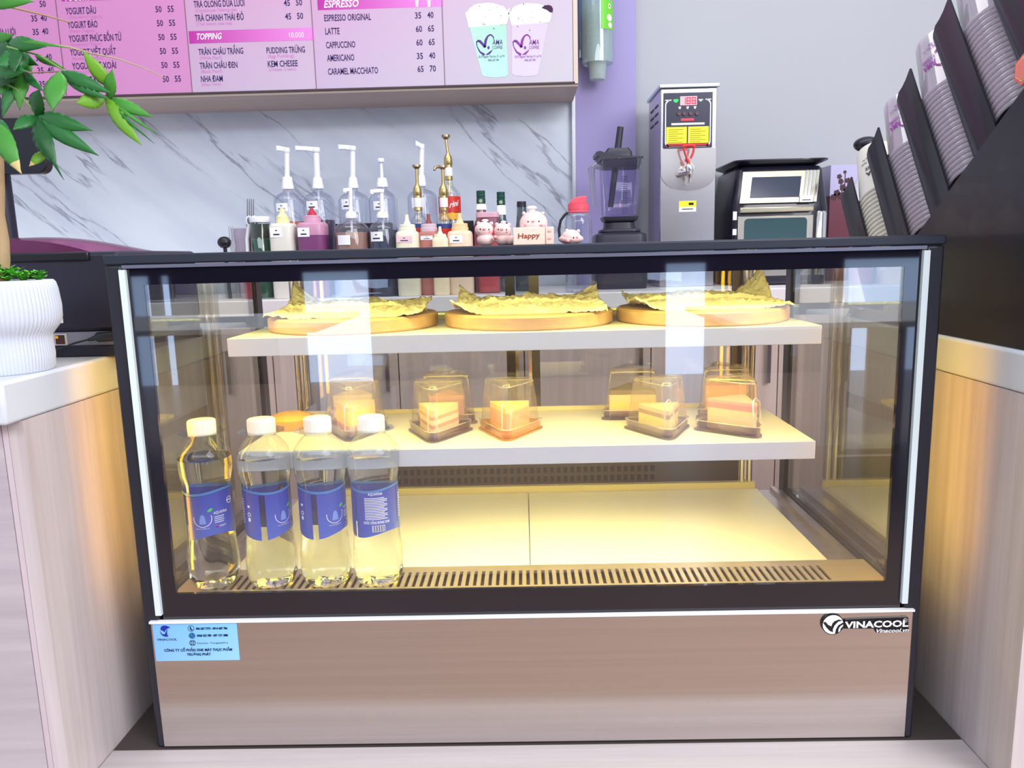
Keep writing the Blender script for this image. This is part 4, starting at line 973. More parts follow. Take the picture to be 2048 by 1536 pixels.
g.o('rating_sticker', [paper_w, P('panel_yellow', (232, 224, 44), .5), ink], t, smooth=0)
# ------------------------------------------------------------------ oven style air fryer
Y = 1.66
t0 = at(1565, 470, y=Y)
t = thing('air_fryer', 'black and chrome double door air fryer oven right of the water boiler', 'air fryer', (t0.x, Y+.15, ZB))
def q3(px_, py_, dy=0): return tuple(at(px_, py_, y=Y+dy))
fb = P('fryer_black', (30, 28, 44), .25, coat=.3)
fw = P('fryer_window', (52, 58, 76), .12)
# body: lofted rounded hull, leaning upper front
hull = []
xl, xr = at(1466, 440, y=Y).x, at(1661, 440, y=Y).x
for z, fx0, fx1, fy in ((ZB+.004, xl, xr, Y), (Z(425), xl, xr, Y), (at(1560, 412, y=Y).z, xl+.001, xr-.001, Y+.002), (at(1560, 335, y=Y).z, xl+.022, xr-.010, Y+.035), (at(1560, 330, y=Y).z, xl+.030, xr-.016, Y+.042)):
    cx_, cy_ = (fx0+fx1)/2, (fy+Y+.32)/2
    hull.append([(cx_+x, cy_+y, z) for x, y in rrect(fx1-fx0, Y+.32-fy, .035, 6)])
G().loft(hull).o('body', fb, t, smooth=35)
g = G(); zz = at(1560, 329, y=Y).z
g.loft([[((xl+xr)/2+.006+x, Y+.18+y, z) for x, y in rrect(w_, d_, .04, 6)] for w_, d_, z in (((xr-xl)*.80, .26, zz+.0005), ((xr-xl)*.84, .28, zz+.006), ((xr-xl)*.98, .33, zz+.016), ((xr-xl)*.98, .33, zz+.020), ((xr-xl)*.7, .25, zz+.024))])
g.o('top_cover', fb, t, smooth=35)
# upper control face: leaning steel frame, dark display
za, zb_ = at(1560, 407, y=Y).z, at(1560, 338, y=Y).z
def face(x, v, d=0):
    """point on the leaning front: v from 0 (bottom) to 1 (top)"""
    return (x, Y-.002+.035*v-d, za+(zb_-za)*v)
def fr(g, x0, x1, v0, v1, d0, d1, sk=.0):
    s0, s1 = sk*v0, sk*v1
    a = [face(x0+s0, v0, d0), face(x1+s0, v0, d0), face(x1+s1, v1, d0), face(x0+s1, v1, d0)]
    b = [face(x0+s0, v0, d1), face(x1+s0, v0, d1), face(x1+s1, v1, d1), face(x0+s1, v1, d1)]
    g.loft([a, b])
wx_ = xr-xl; U = lambda u: xl+wx_*u
fs = P('fryer_steel', (214, 204, 176), .2, metal=.9)
g = G(); fr(g, U(.055), U(.845), .02, .98, -.004, .004, .020); g.o('control_frame', fs, t, smooth=0, bevel=.002)
g = G(); fr(g, U(.155), U(.66), .18, .80, .0042, .0055, .020); g.o('display', fw, t, smooth=0, bevel=.001)
g = G()
for i in range(4): fr(g, U(.70+.036*i), U(.722+.036*i), .03, .97, .0042, .008, .020)
g.o('chrome_ribs', chrome, t, smooth=0)
g = G(); fr(g, U(.665), U(.80), .02, .22, .0085, .0092, .015); g.mi = 1; fr(g, U(.69), U(.775), .07, .095, .0093, .0096, .015); g.o('sticker', [paper_w, ink], t, smooth=0)
# lower door
z1, z2, z3 = at(1560, 414, y=Y).z, at(1560, 424, y=Y).z, at(1560, 431, y=Y).z
G().box(U(.055), U(.80), Y-.022, Y-.001, z2, z1).o('door_handle', fs, t, bevel=.003)
g = G().box(U(.045), U(.815), Y-.008, Y-.0005, ZB+.03, z3); d = g.o('door', P('door_steel', (186, 180, 170), .25, metal=.85), t, bevel=.002)
G().prism([(U(.43)+x, (ZB+.05+z3-.008)/2+z) for x, z in rrect(wx_*.64, z3-.008-ZB-.05, .012, 4)], Y-.0095, Y-.0082).o('door_window', P('door_glass_green', (62, 86, 92), .12), d, smooth=0)
G().lathe([(0, ZB+.03), (.022, ZB+.03), (.022, z2-.006), (.019, z2), (0, z2)], (U(.905), Y+.016, 0), 24).o('corner_column', chrome, t, smooth=50)
for (a, b) in ((423, 440), (458, 470)):
    zz0, zz1 = at(1475, b, y=Y).z, at(1475, a, y=Y).z
    G().box(U(-.002), U(.038), Y-.0016, Y-.0004, zz0, zz1).o('side_sticker', paper_w, t, smooth=0)
# ------------------------------------------------------------------ flower print tin behind the cups
Y = 1.86
a, b = at(1662, 330, y=Y), at(1713, 470, y=Y)
t = thing('gift_tin', 'tall gift tin, pale lilac above dark red with flower silhouettes, behind the paper cups', 'tin', ((a.x+b.x)/2, Y+.05, ZB))
zt = a.z; zm = at(1680, 392, y=Y).z
G().box(a.x, b.x+.03, Y, Y+.1, zm+.0003, zt).o('upper_wrap', P('tin_lilac', (176, 170, 206), .4), t, smooth=0, bevel=.001)
G().box(a.x, b.x+.03, Y, Y+.1, ZB, zm).o('lower_wrap', P('tin_red', (96, 22, 48), .35), t, smooth=0, bevel=.001)
g = G(); rnd = random.Random(5)
for px_, py_, r_ in ((1679, 353, 4.5), (1690, 344, 3), (1682, 363, 5), (1696, 361, 5), (1686, 375, 6), (1700, 372, 5), (1694, 383, 7), (1674, 386, 6), (1703, 388, 6), (1668, 394, 6), (1683, 392, 7)):
    c = at(px_, py_, y=Y-.001); r_ *= mpp(Y)
    g.poly([(c.x+r_*(1+.15*cos(5*q_))*cos(q_), Y-.001, c.z+r_*(1+.15*cos(5*q_))*sin(q_)) for q_ in [2*pi*i/20 for i in range(20)]])
for (p_, q_) in (((1679, 353), (1684, 390)), ((1690, 344), (1688, 390)), ((1697, 361), (1690, 385))):
    A_, B_ = at(*p_, y=Y-.001), at(*q_, y=Y-.001); g.poly([(A_.x, Y-.0008, A_.z), (A_.x+.003, Y-.0008, A_.z), (B_.x+.003, Y-.0008, B_.z), (B_.x, Y-.0008, B_.z)])
g.o('flower_print', P('flower_dark', (58, 14, 34), .5), t, smooth=0)
# black domed lever of a dispenser whose head shows between the cup stacks
Y = 1.40
c = at(1770, 277, y=Y); k = mpp(Y)
bs = at(1779, 330, y=Y)
t = thing('pump_dispenser', 'pump dispenser with black domed head showing between the cup stacks', 'dispenser', (c.x+.012, Y+.12, ZB))
Yd = Y+.12
G().ball((c.x, Yd, c.z), (25*k, .036, 15*k), 22, 12).o('pump_head', P('head_black', (28, 26, 40), .3), t, smooth=60)
G().tube([(c.x+.012, Yd, c.z-.012), (c.x+.012, Yd, c.z-.055)], .008, 12).o('stem', chrome, t)
G().lathe([(0, c.z-.085), (.026, c.z-.085), (.022, c.z-.055), (0, c.z-.055)], (c.x+.012, Yd, 0), 20).o('red_collar', P('collar_red', (200, 30, 50), .4), t)
G().lathe([(0, ZB), (.045, ZB), (.046, c.z-.13), (.03, c.z-.0855), (0, c.z-.0855)], (c.x+.012, Yd, 0), 26).o('canister', P('canister_pale', (226, 226, 234), .35), t, smooth=50)
# ------------------------------------------------------------------ menu boards over the back counter
YM = 1.75; zb = 1.1965
XB = [-1.936, -1.511, -1.087, -.6715, -.2435, .182]
mc = thing('menu_cabinet', 'wood framed cabinet with pink drink menu boards above the marble wall', 'menu board', (-.9, YM, zb))
cw = grain('cabinet_frame_wood', (196, 178, 168), (176, 156, 146), (2, 60, 60), .45, amt=.5)
G().box(-2.2, .197, YM+.006, 2.028, zb-.014, 1.9).o('cabinet_body', cw, mc, bevel=.001)
G().box(-2.2, .186, YM-.002, YM+.0058, zb-.006, zb-.0005).o('frame_edge', P('frame_dark', (70, 52, 58), .4), mc, smooth=0)
G().box(.1825, .197, YM-.002, YM+.0058, zb-.006, 1.9).o('frame_edge', P('frame_light', (206, 190, 178), .4), mc, smooth=0)
pinks = [((202, 132, 184),)*4, ((202, 132, 184), (200, 132, 183), (203, 132, 184), (200, 128, 181)),
         ((188, 163, 191), (191, 172, 195), (199, 132, 177), (199, 139, 181)),
         ((188, 167, 195), (191, 177, 197), (201, 132, 177), (193, 160, 190)),
         ((188, 177, 197), (191, 186, 195), (199, 160, 186), (191, 169, 190))]
panels = []
for i in range(5):
    g = G().box(XB[i]+.0012, XB[i+1]-.0012, YM, YM+.005, zb, 1.74)
    panels.append(g.o('menu_panel', gradmat('menu_%d' % i, *pinks[i], rough=.3), mc, smooth=0))
    if i: G().box(XB[i]-.0011, XB[i]+.0011, YM-.001, YM+.005, zb, 1.74).o('panel_gap', P('gap_brown', (120, 92, 104), .4), mc, smooth=0)
violet = lettermat('ink_violet', (58, 38, 96)); faint = lettermat('ink_rose', (206, 128, 196)); whitei = lettermat('ink_menu_white', (248, 236, 248))
dk = .0006
def band(g, l, r, tl, bl):
    """purple strip: left column, right column, top and bottom rows at its left end"""
    a, b, c = at(l, tl, y=YM), at(l, bl, y=YM), at(r, bl, y=YM)
    g.poly([(a.x, YM-.0004, a.z), (c.x, YM-.0004, a.z), (c.x, YM-.0004, b.z), (a.x, YM-.0004, b.z)])
bandm = gradmat('band_purple', (176, 16, 150), (224, 128, 208), (176, 16, 150), (224, 128, 208), .3)
def lines(panel, rows, subs=(), prices=(), heads=(), lightprices=()):
    g = G()
    for (t_, l, r, b_, h) in rows: wall_text(g, t_, l, r, b_, h, YM, 0, .012, dk)
    for (t_, l, b_) in prices: wall_text(g, t_, l, l+12.3, b_, 10.4, YM, 0, .012, dk)
    g.mi = 1
    for (t_, l, r, b_) in subs: wall_text(g, t_, l, r, b_, 5.5, YM, 0, 0, dk)
    g.mi = 2
    for (t_, l, r, b_, h) in heads: wall_text(g, t_, l, r, b_, h, YM, .25, .02, dk*1.6)
    for (t_, l, r, b_, h) in lightprices: wall_text(g, t_, l, r, b_, h, YM, 0, 0, dk*1.6)
    return g.o('lettering', [violet, faint, whitei], panel, smooth=0)
g = G(); band(g, 119, 371, -40, 3); g.o('header_band', bandm, panels[1], smooth=0)
lines(panels[1], [('YOGURT DÂU', 132, 193, 29, 11.5), ('YOGURT ĐÀO', 136, 196, 56.5, 11.5), ('YOGURT PHÚC BỒN TỬ', 138.5, 244, 84, 11.5), ('YOGURT VIỆT QUẤT', 141, 233, 111.5, 11.5), ('YOGURT VỊ XOÀI', 145, 233, 139, 11.5), ('YOGURT KIWI', 148, 208, 167, 11.5)],
      [('(Strawberry Yogurt)', 138, 204, 37), ('(Peach Yogurt)', 139, 190, 65), ('(Raspberry Yogurt)', 141, 205, 92), ('(Blueberry Yogurt)', 144, 206, 120), ('(Mango Yogurt)', 150, 212, 147)],
      [('50', 311.5+2.95*i, 24.5+27.9*i) for i in range(6)]+[('55', 335.7+2.9*i, 23.9+27.9*i) for i in range(6)],
      [('YOGURT', 130, 183, 2, 11)])
lines(panels[0], [('TRÀ DƯA LƯỚI', -30, 32, 71, 10)], (), [('50', 80, 14), ('35', 63, 43), ('40', 82, 42), ('35', 66, 70), ('40', 85, 68.5), ('35', 72, 122), ('40', 92, 120), ('35', 76, 147), ('40', 96, 146), ('35', 79, 174), ('40', 99, 173)])
g = G(); band(g, 377, 630, 62.5, 87.5); g.o('header_band', bandm, panels[2], smooth=0)
lines(panels[2], [('TRÀ OLONG DƯA LƯỚI', 388, 489.5, 15, 11), ('TRÀ CHANH THÁI ĐỎ', 390.5, 488, 42.5, 11), ('TRÂN CHÂU TRẮNG', 397.5, 487, 110, 10.5), ('TRÂN CHÂU ĐEN', 400, 475.5, 137.5, 10.5), ('NHA ĐAM', 402.5, 446, 164, 10.5), ('PUDDING TRỨNG', 533.5, 610.5, 107, 10.5), ('KEM CHESEE', 536, 596, 134, 10.5)],
      [('(Cantaloupe Oolong tea)', 391, 474, 24), ('(Thai lemon iced tea)', 393, 464, 51), ('(White Pearl)', 400, 444, 119), ('(Black Pearl)', 402, 444, 146), ('(Aloe Vera)', 403, 442, 172), ('(Egg Pudding)', 536, 588, 115.5), ('(Cheese Cream)', 538, 592, 142)],
      [('45', 568, 12), ('50', 592.3, 11), ('45', 570.5, 39), ('50', 594.5, 38)], [('TOPPING', 394, 444.5, 79.5, 10.5)], [('10.000', 579, 608, 75.5, 9.5)])
g = G(); band(g, 632, 887, -40, 20.5); g.o('header_band', bandm, panels[3], smooth=0)
lines(panels[3], [('ESPRESSO ORIGINAL', 649, 742.5, 42.5, 11), ('LATTE', 651, 679.5, 69, 11), ('CAPPUCCINO', 652.5, 711, 96.5, 11), ('AMERICANO', 654.5, 709, 122.5, 11), ('CARAMEL MACCHIATO', 656.5, 756.5, 149.5, 11)], (),
      [('35', 830.3, 37), ('40', 855, 36), ('60', 832, 64), ('65', 856, 63), ('60', 833, 91), ('65', 857.5, 90), ('35', 834, 118), ('40', 858.5, 117), ('65', 835.3, 144), ('70', 859.7, 143)],
      [('ESPRESSO', 648, 718, 15.5, 12)])
g = G()
for l in (834, 858):
    a = at(l, 8, y=YM); k = mpp(YM); q = .0008
    g.poly([(a.x-3*k, YM-q, a.z+5*k), (a.x+3*k, YM-q, a.z+5*k), (a.x+2.2*k, YM-q, a.z-5*k), (a.x-2.2*k, YM-q, a.z-5*k)])
    g.poly([(a.x-4*k, YM-q, a.z+5.5*k), (a.x+4*k, YM-q, a.z+5.5*k), (a.x+4*k, YM-q, a.z+7*k), (a.x-4*k, YM-q, a.z+7*k)])
g.o('cup_icon', lettermat('icon_rose', (244, 214, 240)), panels[3], smooth=0)
# printed cups on the last board
def M(px_, py_, d=.0006): q = at(px_, py_, y=YM); return (q.x, YM-d, q.z)
def printed(nm, cols, top, bot, dx):
    """top: left, right columns and row of the drink surface; bot: left, right, row"""
    g = G()
    body = [(top[0], top[2]), (top[1], top[2])]+[(bot[1], bot[2]-6), (bot[1]-5, bot[2]-2), ((bot[0]+bot[1])/2, bot[2]), (bot[0]+5, bot[2]-2), (bot[0], bot[2]-6)]
    g.poly([M(*q) for q in body])
    g.mi = 1
    rnd = random.Random(dx); m_ = (top[0]+top[1])/2; hw_ = (top[1]-top[0])/2
    cr = [(top[0]-8, 26), (top[0]-4, 40), (top[0]-1, top[2]+5), (m_, top[2]+2), (top[1]+1, top[2]-1), (top[1]+4, 40), (top[1]+8, 16)]
    dome = [(m_+hw_*1.02*cos(a), 21-15*sin(a)+rnd.uniform(-1, 1)) for a in [pi*i/12 for i in range(13)]]
    g.poly([M(q[0], q[1], .0008) for q in cr+dome])
    g.mi = 2
    def stroke(pts, ws):
        for (p, q, w0, w1) in zip(pts, pts[1:], ws, ws[1:]):
            d_ = V((q[0]-p[0], q[1]-p[1])); n_ = V((-d_.y, d_.x)).normalized()
            g.poly([M(p[0]+n_.x*w0, p[1]+n_.y*w0, .001), M(q[0]+n_.x*w1, q[1]+n_.y*w1, .001), M(q[0]-n_.x*w1, q[1]-n_.y*w1, .001), M(p[0]-n_.x*w0, p[1]-n_.y*w0, .001)])
    o = dx
    stroke([(o-3, 110), (o-12, 104), (o-18, 93), (o-19, 84), (o-14, 81), (o-7, 88), (o-2, 95), (o-1, 82), (o+3, 73), (o+9, 69), (o+15, 74), (o+15, 80)], [2.6, 1.6, .8, 1.2, 2.6, 2.6, 2.2, 2.6, 1.8, 1.4, 1.2, .6])
    stroke([(o, 110), (o+6, 107), (o+13, 100)], [.8, 2.2, .7])
    c = M(o+5, 95.5, .001); k = mpp(YM)
    g.poly([(c[0]+2.2*k*cos(a), c[1], c[2]+3*k*sin(a)) for a in [2*pi*i/12 for i in range(12)]])
    for (t_, l, r, b_, h, it) in (('AMA', o+12.5, o+33, 90, 9, .2), ('COFFEE', o+13, o+33, 98.5, 5.5, 0), ('55-57 Nguyen Thai Hoc, P.1, tp TH', o-15, o+37, 116, 4, 0), ('0906 507 909', o+4, o+26, 123, 4, 0)):
        wall_text(g, t_, l, r, b_, h, YM, it, .01, .001)
    g.mi = 3
    for i in range(9):
        c = M(m_+rnd.uniform(-.8, .8)*hw_, rnd.uniform(8, 62), .0011); r_ = rnd.uniform(.5, 1.2)*k
        g.poly([(c[0]+r_*cos(a), c[1], c[2]+r_*sin(a)) for a in [2*pi*i_/8 for i_ in range(8)]])
    return g.o('printed_cup', [gradmat(nm, *cols, rough=.35), lettermat('cream_print', (226, 226, 222)), lettermat(nm+'_ink', (92, 56, 140) if dx < 1000 else (136, 62, 156)), lettermat('speck_'+nm, (70, 90, 80) if dx < 1000 else (150, 60, 60))], panels[4], smooth=0)
printed('cup_mint', ((180, 228, 214), (176, 228, 214), (166, 214, 190), (160, 208, 180)), (938, 1012, 50), (964, 1016, 155), 972)
e = printed('cup_lilac', ((206, 196, 224), (206, 196, 224), (206, 184, 208), (200, 182, 206)), (1024, 1097, 46), (1024, 1076, 153), 1045)
g = G(); c = [M(1083+x, 14+y, .0012) for x, y in ((0, 2), (6, -3), (14, -4), (20, -2), (23, 4), (22, 11), (17, 11), (11, 6))]; g.poly(c)
g.o('cookie_print', lettermat('cookie_ink', (66, 40, 70)), panels[4], smooth=0)
# ------------------------------------------------------------------ cup holder on the lilac wall
Yc = 1.955; k = mpp(Yc); Z = lambda p: at(1194, p, y=Yc).z; xc = at(1195, 100, y=Yc).x
t = thing('cup_dispenser', 'clear wall mounted cup tube with a green label on the lilac wall', 'cup dispenser', (xc, Yc, Z(128)))
R = 29*k
dc = clear('tube_plastic', (246, 252, 252), refl=.06, power=2, gain=.45, haze=.24, hazecol=(230, 246, 246))
G().lathe([(R, Z(128)), (R, 1.75), (R*.97, 1.75), (R*.97, Z(128))], (xc, Yc, 0), 32).o('tube', dc, t, smooth=50)
G().box(at(1158, 60, y=2.0).x, xc-R*.6, 1.99, 2.0148, Z(110), 1.72).o('wall_bracket', clear('bracket_plastic', (200, 226, 240), refl=.05, haze=.5, hazecol=(176, 206, 232)), t, smooth=0)
g = G()
z0, z1 = Z(66), Z(9)
def cyl(u, z, d): a = rad(8+62*u); return (xc+(R+d)*sin(a), Yc-(R+d)*cos(a), z)
g.grid(lambda u, v: cyl(u, z0+(z1-z0)*v, .0008), 8, 1); g.mi = 1
for (u, v, r_, q_) in ((.55, .80, .10, .10), (.55, .40, .20, .12), (.6, .15, .16, .10)):
    g.poly([cyl(u+r_*cos(a), z0+(z1-z0)*(v+q_*sin(a)), .0016) for a in [2*pi*i/14 for i in range(14)]])
g.mi = 2; g.poly([cyl(.55+.04*cos(a), z0+(z1-z0)*(.80+.04*sin(a)), .0022) for a in [2*pi*i/10 for i in range(10)]])
g.o('green_label', [P('label_green', (110, 200, 50), .4), paper_w, ink], t)
def cup_mesh(name, h, r0, r1, mat, th=.0006):
    g = G(); g.lathe([(0, 0), (r0, 0), (r1, h-.006), (r1+.002, h-.004), (r1+.0022, h-.001), (r1+.001, h), (r1-.001, h-.002), (r0-.0012, .002), (0, .002)], (0, 0, 0), 32)
    return g.o(name, mat, smooth=50)
pc = clear('cup_clear', (244, 250, 248), refl=.07, power=1.8, gain=.4, haze=.45, hazecol=(240, 248, 246))
c0 = cup_mesh('plastic_cup', .11, 14.5*k, 20*k, pc)
for i in range(7):
    c = c0 if i == 0 else c0.copy()
    if i: COL.objects.link(c)
    c.location = (xc, Yc, Z(160)+.022*i)
    tag(c, 'clear plastic cup nested in the wall mounted tube', 'cup', 'clear cups in the wall tube')
# ------------------------------------------------------------------ tiered cup rack on the right counter
u_ = V((0, .57, .822)); n_ = V((0, -.822, .57)); xs = .580
rk_b = P('rack_black', (26, 28, 36), .28, coat=.15)
T = lambda i: V((xs, .213+.0953*(3-i), .924-.0682*(3-i)))
rk = thing('cup_rack', 'black tiered cup rack on the right counter with slanted trays of cups', 'cup rack', (.70, .15, .5172))
poly = [(-.14, .5175), (.44, .5175), (.425, .535)]
for i in range(0, 5):
    b = T(i)-u_*.232; poly += [(b.y+.012, b.z+.004), (b.y, b.z+.012)]
poly += [(-.14, T(5).z-.22)]
for x0, x1 in ((.571, .576), (.806, .811)): G().prism(poly, x0, x1, 'x').o('side_panel', P('rack_panel', (34, 32, 40), .3, coat=.1), rk, smooth=0)
G().box(.5765, .8055, -.14, -.135, .5175, T(5).z-.22).o('front_panel', rk_b, rk, smooth=0)
for i in range(5):
    b, t_ = T(i)-u_*.232, T(i)
    sec = [(0, .5755), (.006, .5735), (.016, .5725), (.024, .575), (.034, .5765), (.050, .577), (.050, .580), (.034, .5795), (.024, .578), (.016, .5765), (.006, .578), (.004, .5805), (.004, .806), (0, .806)]
    g = G()
    rows = []
    for s in (0, .222, .232):
        row = []
        for (q, x) in sec:
            cut = 0 if s < .225 else min(0, -.012+.35*min(q, .05))   # slanted upper end
            p = b+u_*(s+(.0 if s < .225 else (.36*min(q, .05)-.006)))+n_*q; row.append((x, p.y, p.z))
        rows.append(row)
    g.loft([rows[0], rows[2]])
    g.o('tray', rk_b, rk, smooth=25)
c = at(2048, 138, x=.5705)
g = G(); g.M = Matrix.Translation((.5705, c.y, c.z)) @ Matrix.Rotation(rad(-90), 4, 'Y')
def blob(r): return [(r*(1+.08*cos(6*a))*cos(a), r*(1+.08*cos(6*a))*sin(a)) for a in [2*pi*i/24 for i in range(24)]]
g.prism(blob(.016), 0, .0012, 'z'); g.mi = 1; g.prism(blob(.0125), .0013, .0017, 'z'); g.mi = 2; g.prism(blob(.0112), .0018, .0022, 'z')
g.o('coral_sticker', [P('coral', (236, 112, 100), .4), P('coral_line', (250, 222, 150), .4), P('coral_in', (244, 136, 116), .4)], rk, smooth=0)
pl_cup = clear('cup_translucent', (240, 234, 242), refl=.06, power=1.8, gain=.5, haze=.62, hazecol=(240, 232, 240))
pp_cup = P('paper_cup', (228, 222, 212), .55, sub=.05)
def cup_part(h, r0, r1, mat, name):
    """upside-down cup: closed end up"""
    g = G(); g.lathe([(0, h), (r0*.96, h), (r0, h-.003), (r1-.0015, .006), (r1+.0012, .0045), (r1+.0016, .0022), (r1+.0004, .0005), (r1-.002, .001), (r0-.0015, h-.004), (0, h-.004)], (0, 0, 0), 40)
    return g.o(name, mat, smooth=50)
ang = math.acos(u_.z); RX = Matrix.Rotation(-math.atan2(u_.y, u_.z), 4, 'X')
plast = cup_part(.112, .031, .0455, pl_cup, 'plastic_cup'); papr = cup_part(.105, .030, .0445, pp_cup, 'paper_cup')
used = set()
def printed_wrap(g, fn, r, t, th0, s, h, w_): g.text(t, lambda u, v: fn(th0+u/r, s-v), h, w_)
tiers = ['lowest', 'second lowest', 'middle', 'second highest', 'highest']
for i in range(5):
    src = papr if i == 0 else plast; hh = .105 if i == 0 else .112; r0, r1 = (.030, .0445) if i == 0 else (.031, .0455)
    top = .292 if i else .296; pitch = .0082; N = 19 if i < 4 else 16
    b = T(i)-u_*.232+n_*.0515; xc_ = .5815+r1+.0022
    for j in range(N):
        s = top-hh-pitch*j
        if s < .006: break
        c = src if src.name not in used and j == 0 and i in (0, 1) else src.copy()
        if c is src: used.add(src.name)
        else: COL.objects.link(c)
        p = b+u_*s
        c.matrix_basis = Matrix.Translation((xc_, p.y, p.z)) @ RX
        kind_ = 'paper' if i == 0 else 'clear plastic'
        if j == 0: tag(c, '%s cup at the upper end of the %s tray of the rack' % (kind_, tiers[i]), 'cup', 'cups stacked in the rack trays')
        else: tag(c, '%s cup nested in the stack in the %s rack tray' % (kind_, tiers[i]), 'cup', 'cups stacked in the rack trays')
        if j == 0 and i < 3:
            g = G(); g.M = c.matrix_basis.copy()
            def fn(th, z, d=.0007):
                r = r1+(r0-r1)*(z/hh)+d; return (r*cos(th), r*sin(th), z)
            rr_ = .037; th0 = rad(198)
            if i == 0:
                # read with the cup upside down
                for (t_, s_, h_, w_) in (('AMA', .044, .0085, .030), ('COFFEE', .055, .006, .030), ('55 Nguyen Thai Hoc, Phuong 1', .067, .0034, .046), ('Thanh pho Tan An', .075, .0034, .036)):
                    g.text(t_, lambda u, v: fn(th0+rad(52)-(u-w_/2)/rr_-.35, s_-v), h_, w_, bold=.02)
                g.o('cup_print', lettermat('print_charcoal', (60, 56, 66)), c, smooth=0)
            else:
                def stroke(pts, ws):
                    for (p_, q_, w0, w1) in zip(pts, pts[1:], ws, ws[1:]):
                        d_ = V((q_[0]-p_[0], q_[1]-p_[1])); m_ = V((-d_.y, d_.x)).normalized()
                        F_ = lambda a_, b_: fn(th0+rad(52)-a_/rr_-.2, .056-b_)
                        g.poly([F_(p_[0]+m_.x*w0, p_[1]+m_.y*w0), F_(q_[0]+m_.x*w1, q_[1]+m_.y*w1), F_(q_[0]-m_.x*w1, q_[1]-m_.y*w1), F_(p_[0]-m_.x*w0, p_[1]-m_.y*w0)])
                sc_ = .00088
                stroke([(a_*sc_, -b_*sc_) for a_, b_ in ((-3, 20), (-12, 14), (-18, 3), (-19, -6), (-14, -9), (-7, -2), (-2, 5), (-1, -8), (3, -17), (9, -21), (15, -16), (15, -10))], [q_*sc_ for q_ in (2.6, 1.6, .8, 1.2, 2.6, 2.6, 2.2, 2.6, 1.8, 1.4, 1.2, .6)])
                stroke([(a_*sc_, -b_*sc_) for a_, b_ in ((0, 20), (6, 17), (13, 10))], [q_*sc_ for q_ in (.8, 2.2, .7)])
                for (t_, s_, h_, w_, o_) in (('AMA', .054, .010, .020, .022), ('COFFEE', .064, .006, .020, .022), ('55-57 Nguyen Thai Hoc, P.1', .082, .004, .046, .004), ('0906 507 909', .089, .004, .026, .004)):
                    g.text(t_, lambda u, v: fn(th0+rad(52)-(u-w_/2+o_)/rr_-.2, s_-v), h_, w_, bold=.02)
                g.o('cup_print', lettermat('print_orchid', (166, 70, 170)), c, smooth=0)
# ------------------------------------------------------------------ left counter: plant, printer, screen
def wobble(p, s): return p+V((mnoise.noise(p*s), mnoise.noise(p*s+V((7, 0, 0))), mnoise.noise(p*s+V((0, 9, 0)))))*.3/s
yp = -.034; pcx = at(1, 640, y=yp).x
plant = thing('potted_plant', 'leafy green money tree in a ribbed white pot on the left counter', 'potted plant', (pcx, yp, .5173))
k = mpp(yp); Z = lambda p: at(60, p, y=yp-.03).z
prof = [(0, .5173), (80, .5173), (84, .521), (86, Z(716)), (85, Z(690)), (85.5, Z(676)), (92, Z(667)), (101, Z(655)), (106, Z(640)), (107, Z(615)), (104, Z(580)), (101, Z(566)), (97, Z(561)), (92, Z(562)), (90, Z(575)), (0, Z(575))]
rings = []
for (r, z) in prof[1:-1]:
    rings.append([((pcx+r*k*(1+.022*abs(cos(80*pi*q/480)))*cos(2*pi*q/480)), yp+r*k*(1+.022*abs(cos(80*pi*q/480)))*sin(2*pi*q/480), z) for q in range(480)])
G().loft(rings).o('pot', P('pot_white', (204, 210, 222), .5), plant, smooth=50)
zs = Z(572)
G().lathe([(0, zs+.002), (89*k, zs+.002), (89*k, zs+.0005), (0, zs+.0005)], (pcx, yp, 0), 32).o('soil', P('soil', (64, 48, 38), .9, noise=.3), plant)
rnd = random.Random(3); g = G()
for i in range(150):
    a, r = rnd.uniform(0, 2*pi), 82*k*sqrt(rnd.random()); c = V((pcx+r*cos(a), yp+r*sin(a), zs+.003+.010*rnd.random()+.012*(1-r/(82*k))))
    for q in range(5):
        b = 2*pi*q/5+rnd.random(); d = V((cos(b), sin(b), .55)).normalized(); s_ = V((-sin(b), cos(b), 0)); L = .0085*rnd.uniform(.7, 1.2)
        g.f([g.v(c), g.v(c+d*L*.5+s_*L*.35), g.v(c+d*L), g.v(c+d*L*.5-s_*L*.35)])
tag(g.o('ground_cover', P('moss_green', (96, 186, 60), .6, noise=.25, nscale=80), plant), kind='stuff')
bark = P('bark', (176, 148, 112), .8, noise=.25, nscale=60)
tp = lambda a, b, y=yp: at(a, b, y=y)
g = G(); g.tube([(pcx+.004, yp, zs), tuple(tp(4, 520)), tuple(tp(4, 480)), tuple(tp(-2, 430)), tuple(tp(-1, 380)), tuple(tp(-2, 320)), tuple(tp(-10, 220))], [.009, .0085, .0075, .006, .0055, .005, .004], 12)
g.tube([(pcx-.006, yp+.006, zs), tuple(tp(-6, 500)), tuple(tp(-3, 450, yp+.01)), tuple(tp(-4, 400)), tuple(tp(-2, 350, yp+.008)), tuple(tp(-8, 260))], [.008, .0075, .006, .006, .005, .004], 12)
g.o('trunk', bark, plant, smooth=60)
gcol = [P('leaf_deep', (34, 108, 46), .38, noise=.22, nscale=25, sub=.03), P('leaf_mid', (66, 140, 48), .4, noise=.2, nscale=25, sub=.03), P('leaf_lime', (104, 160, 36), .4, noise=.18, nscale=25, sub=.03), P('leaf_dark', (24, 86, 36), .35, noise=.25, nscale=25), P('leaf_tip', (206, 190, 130), .6)]
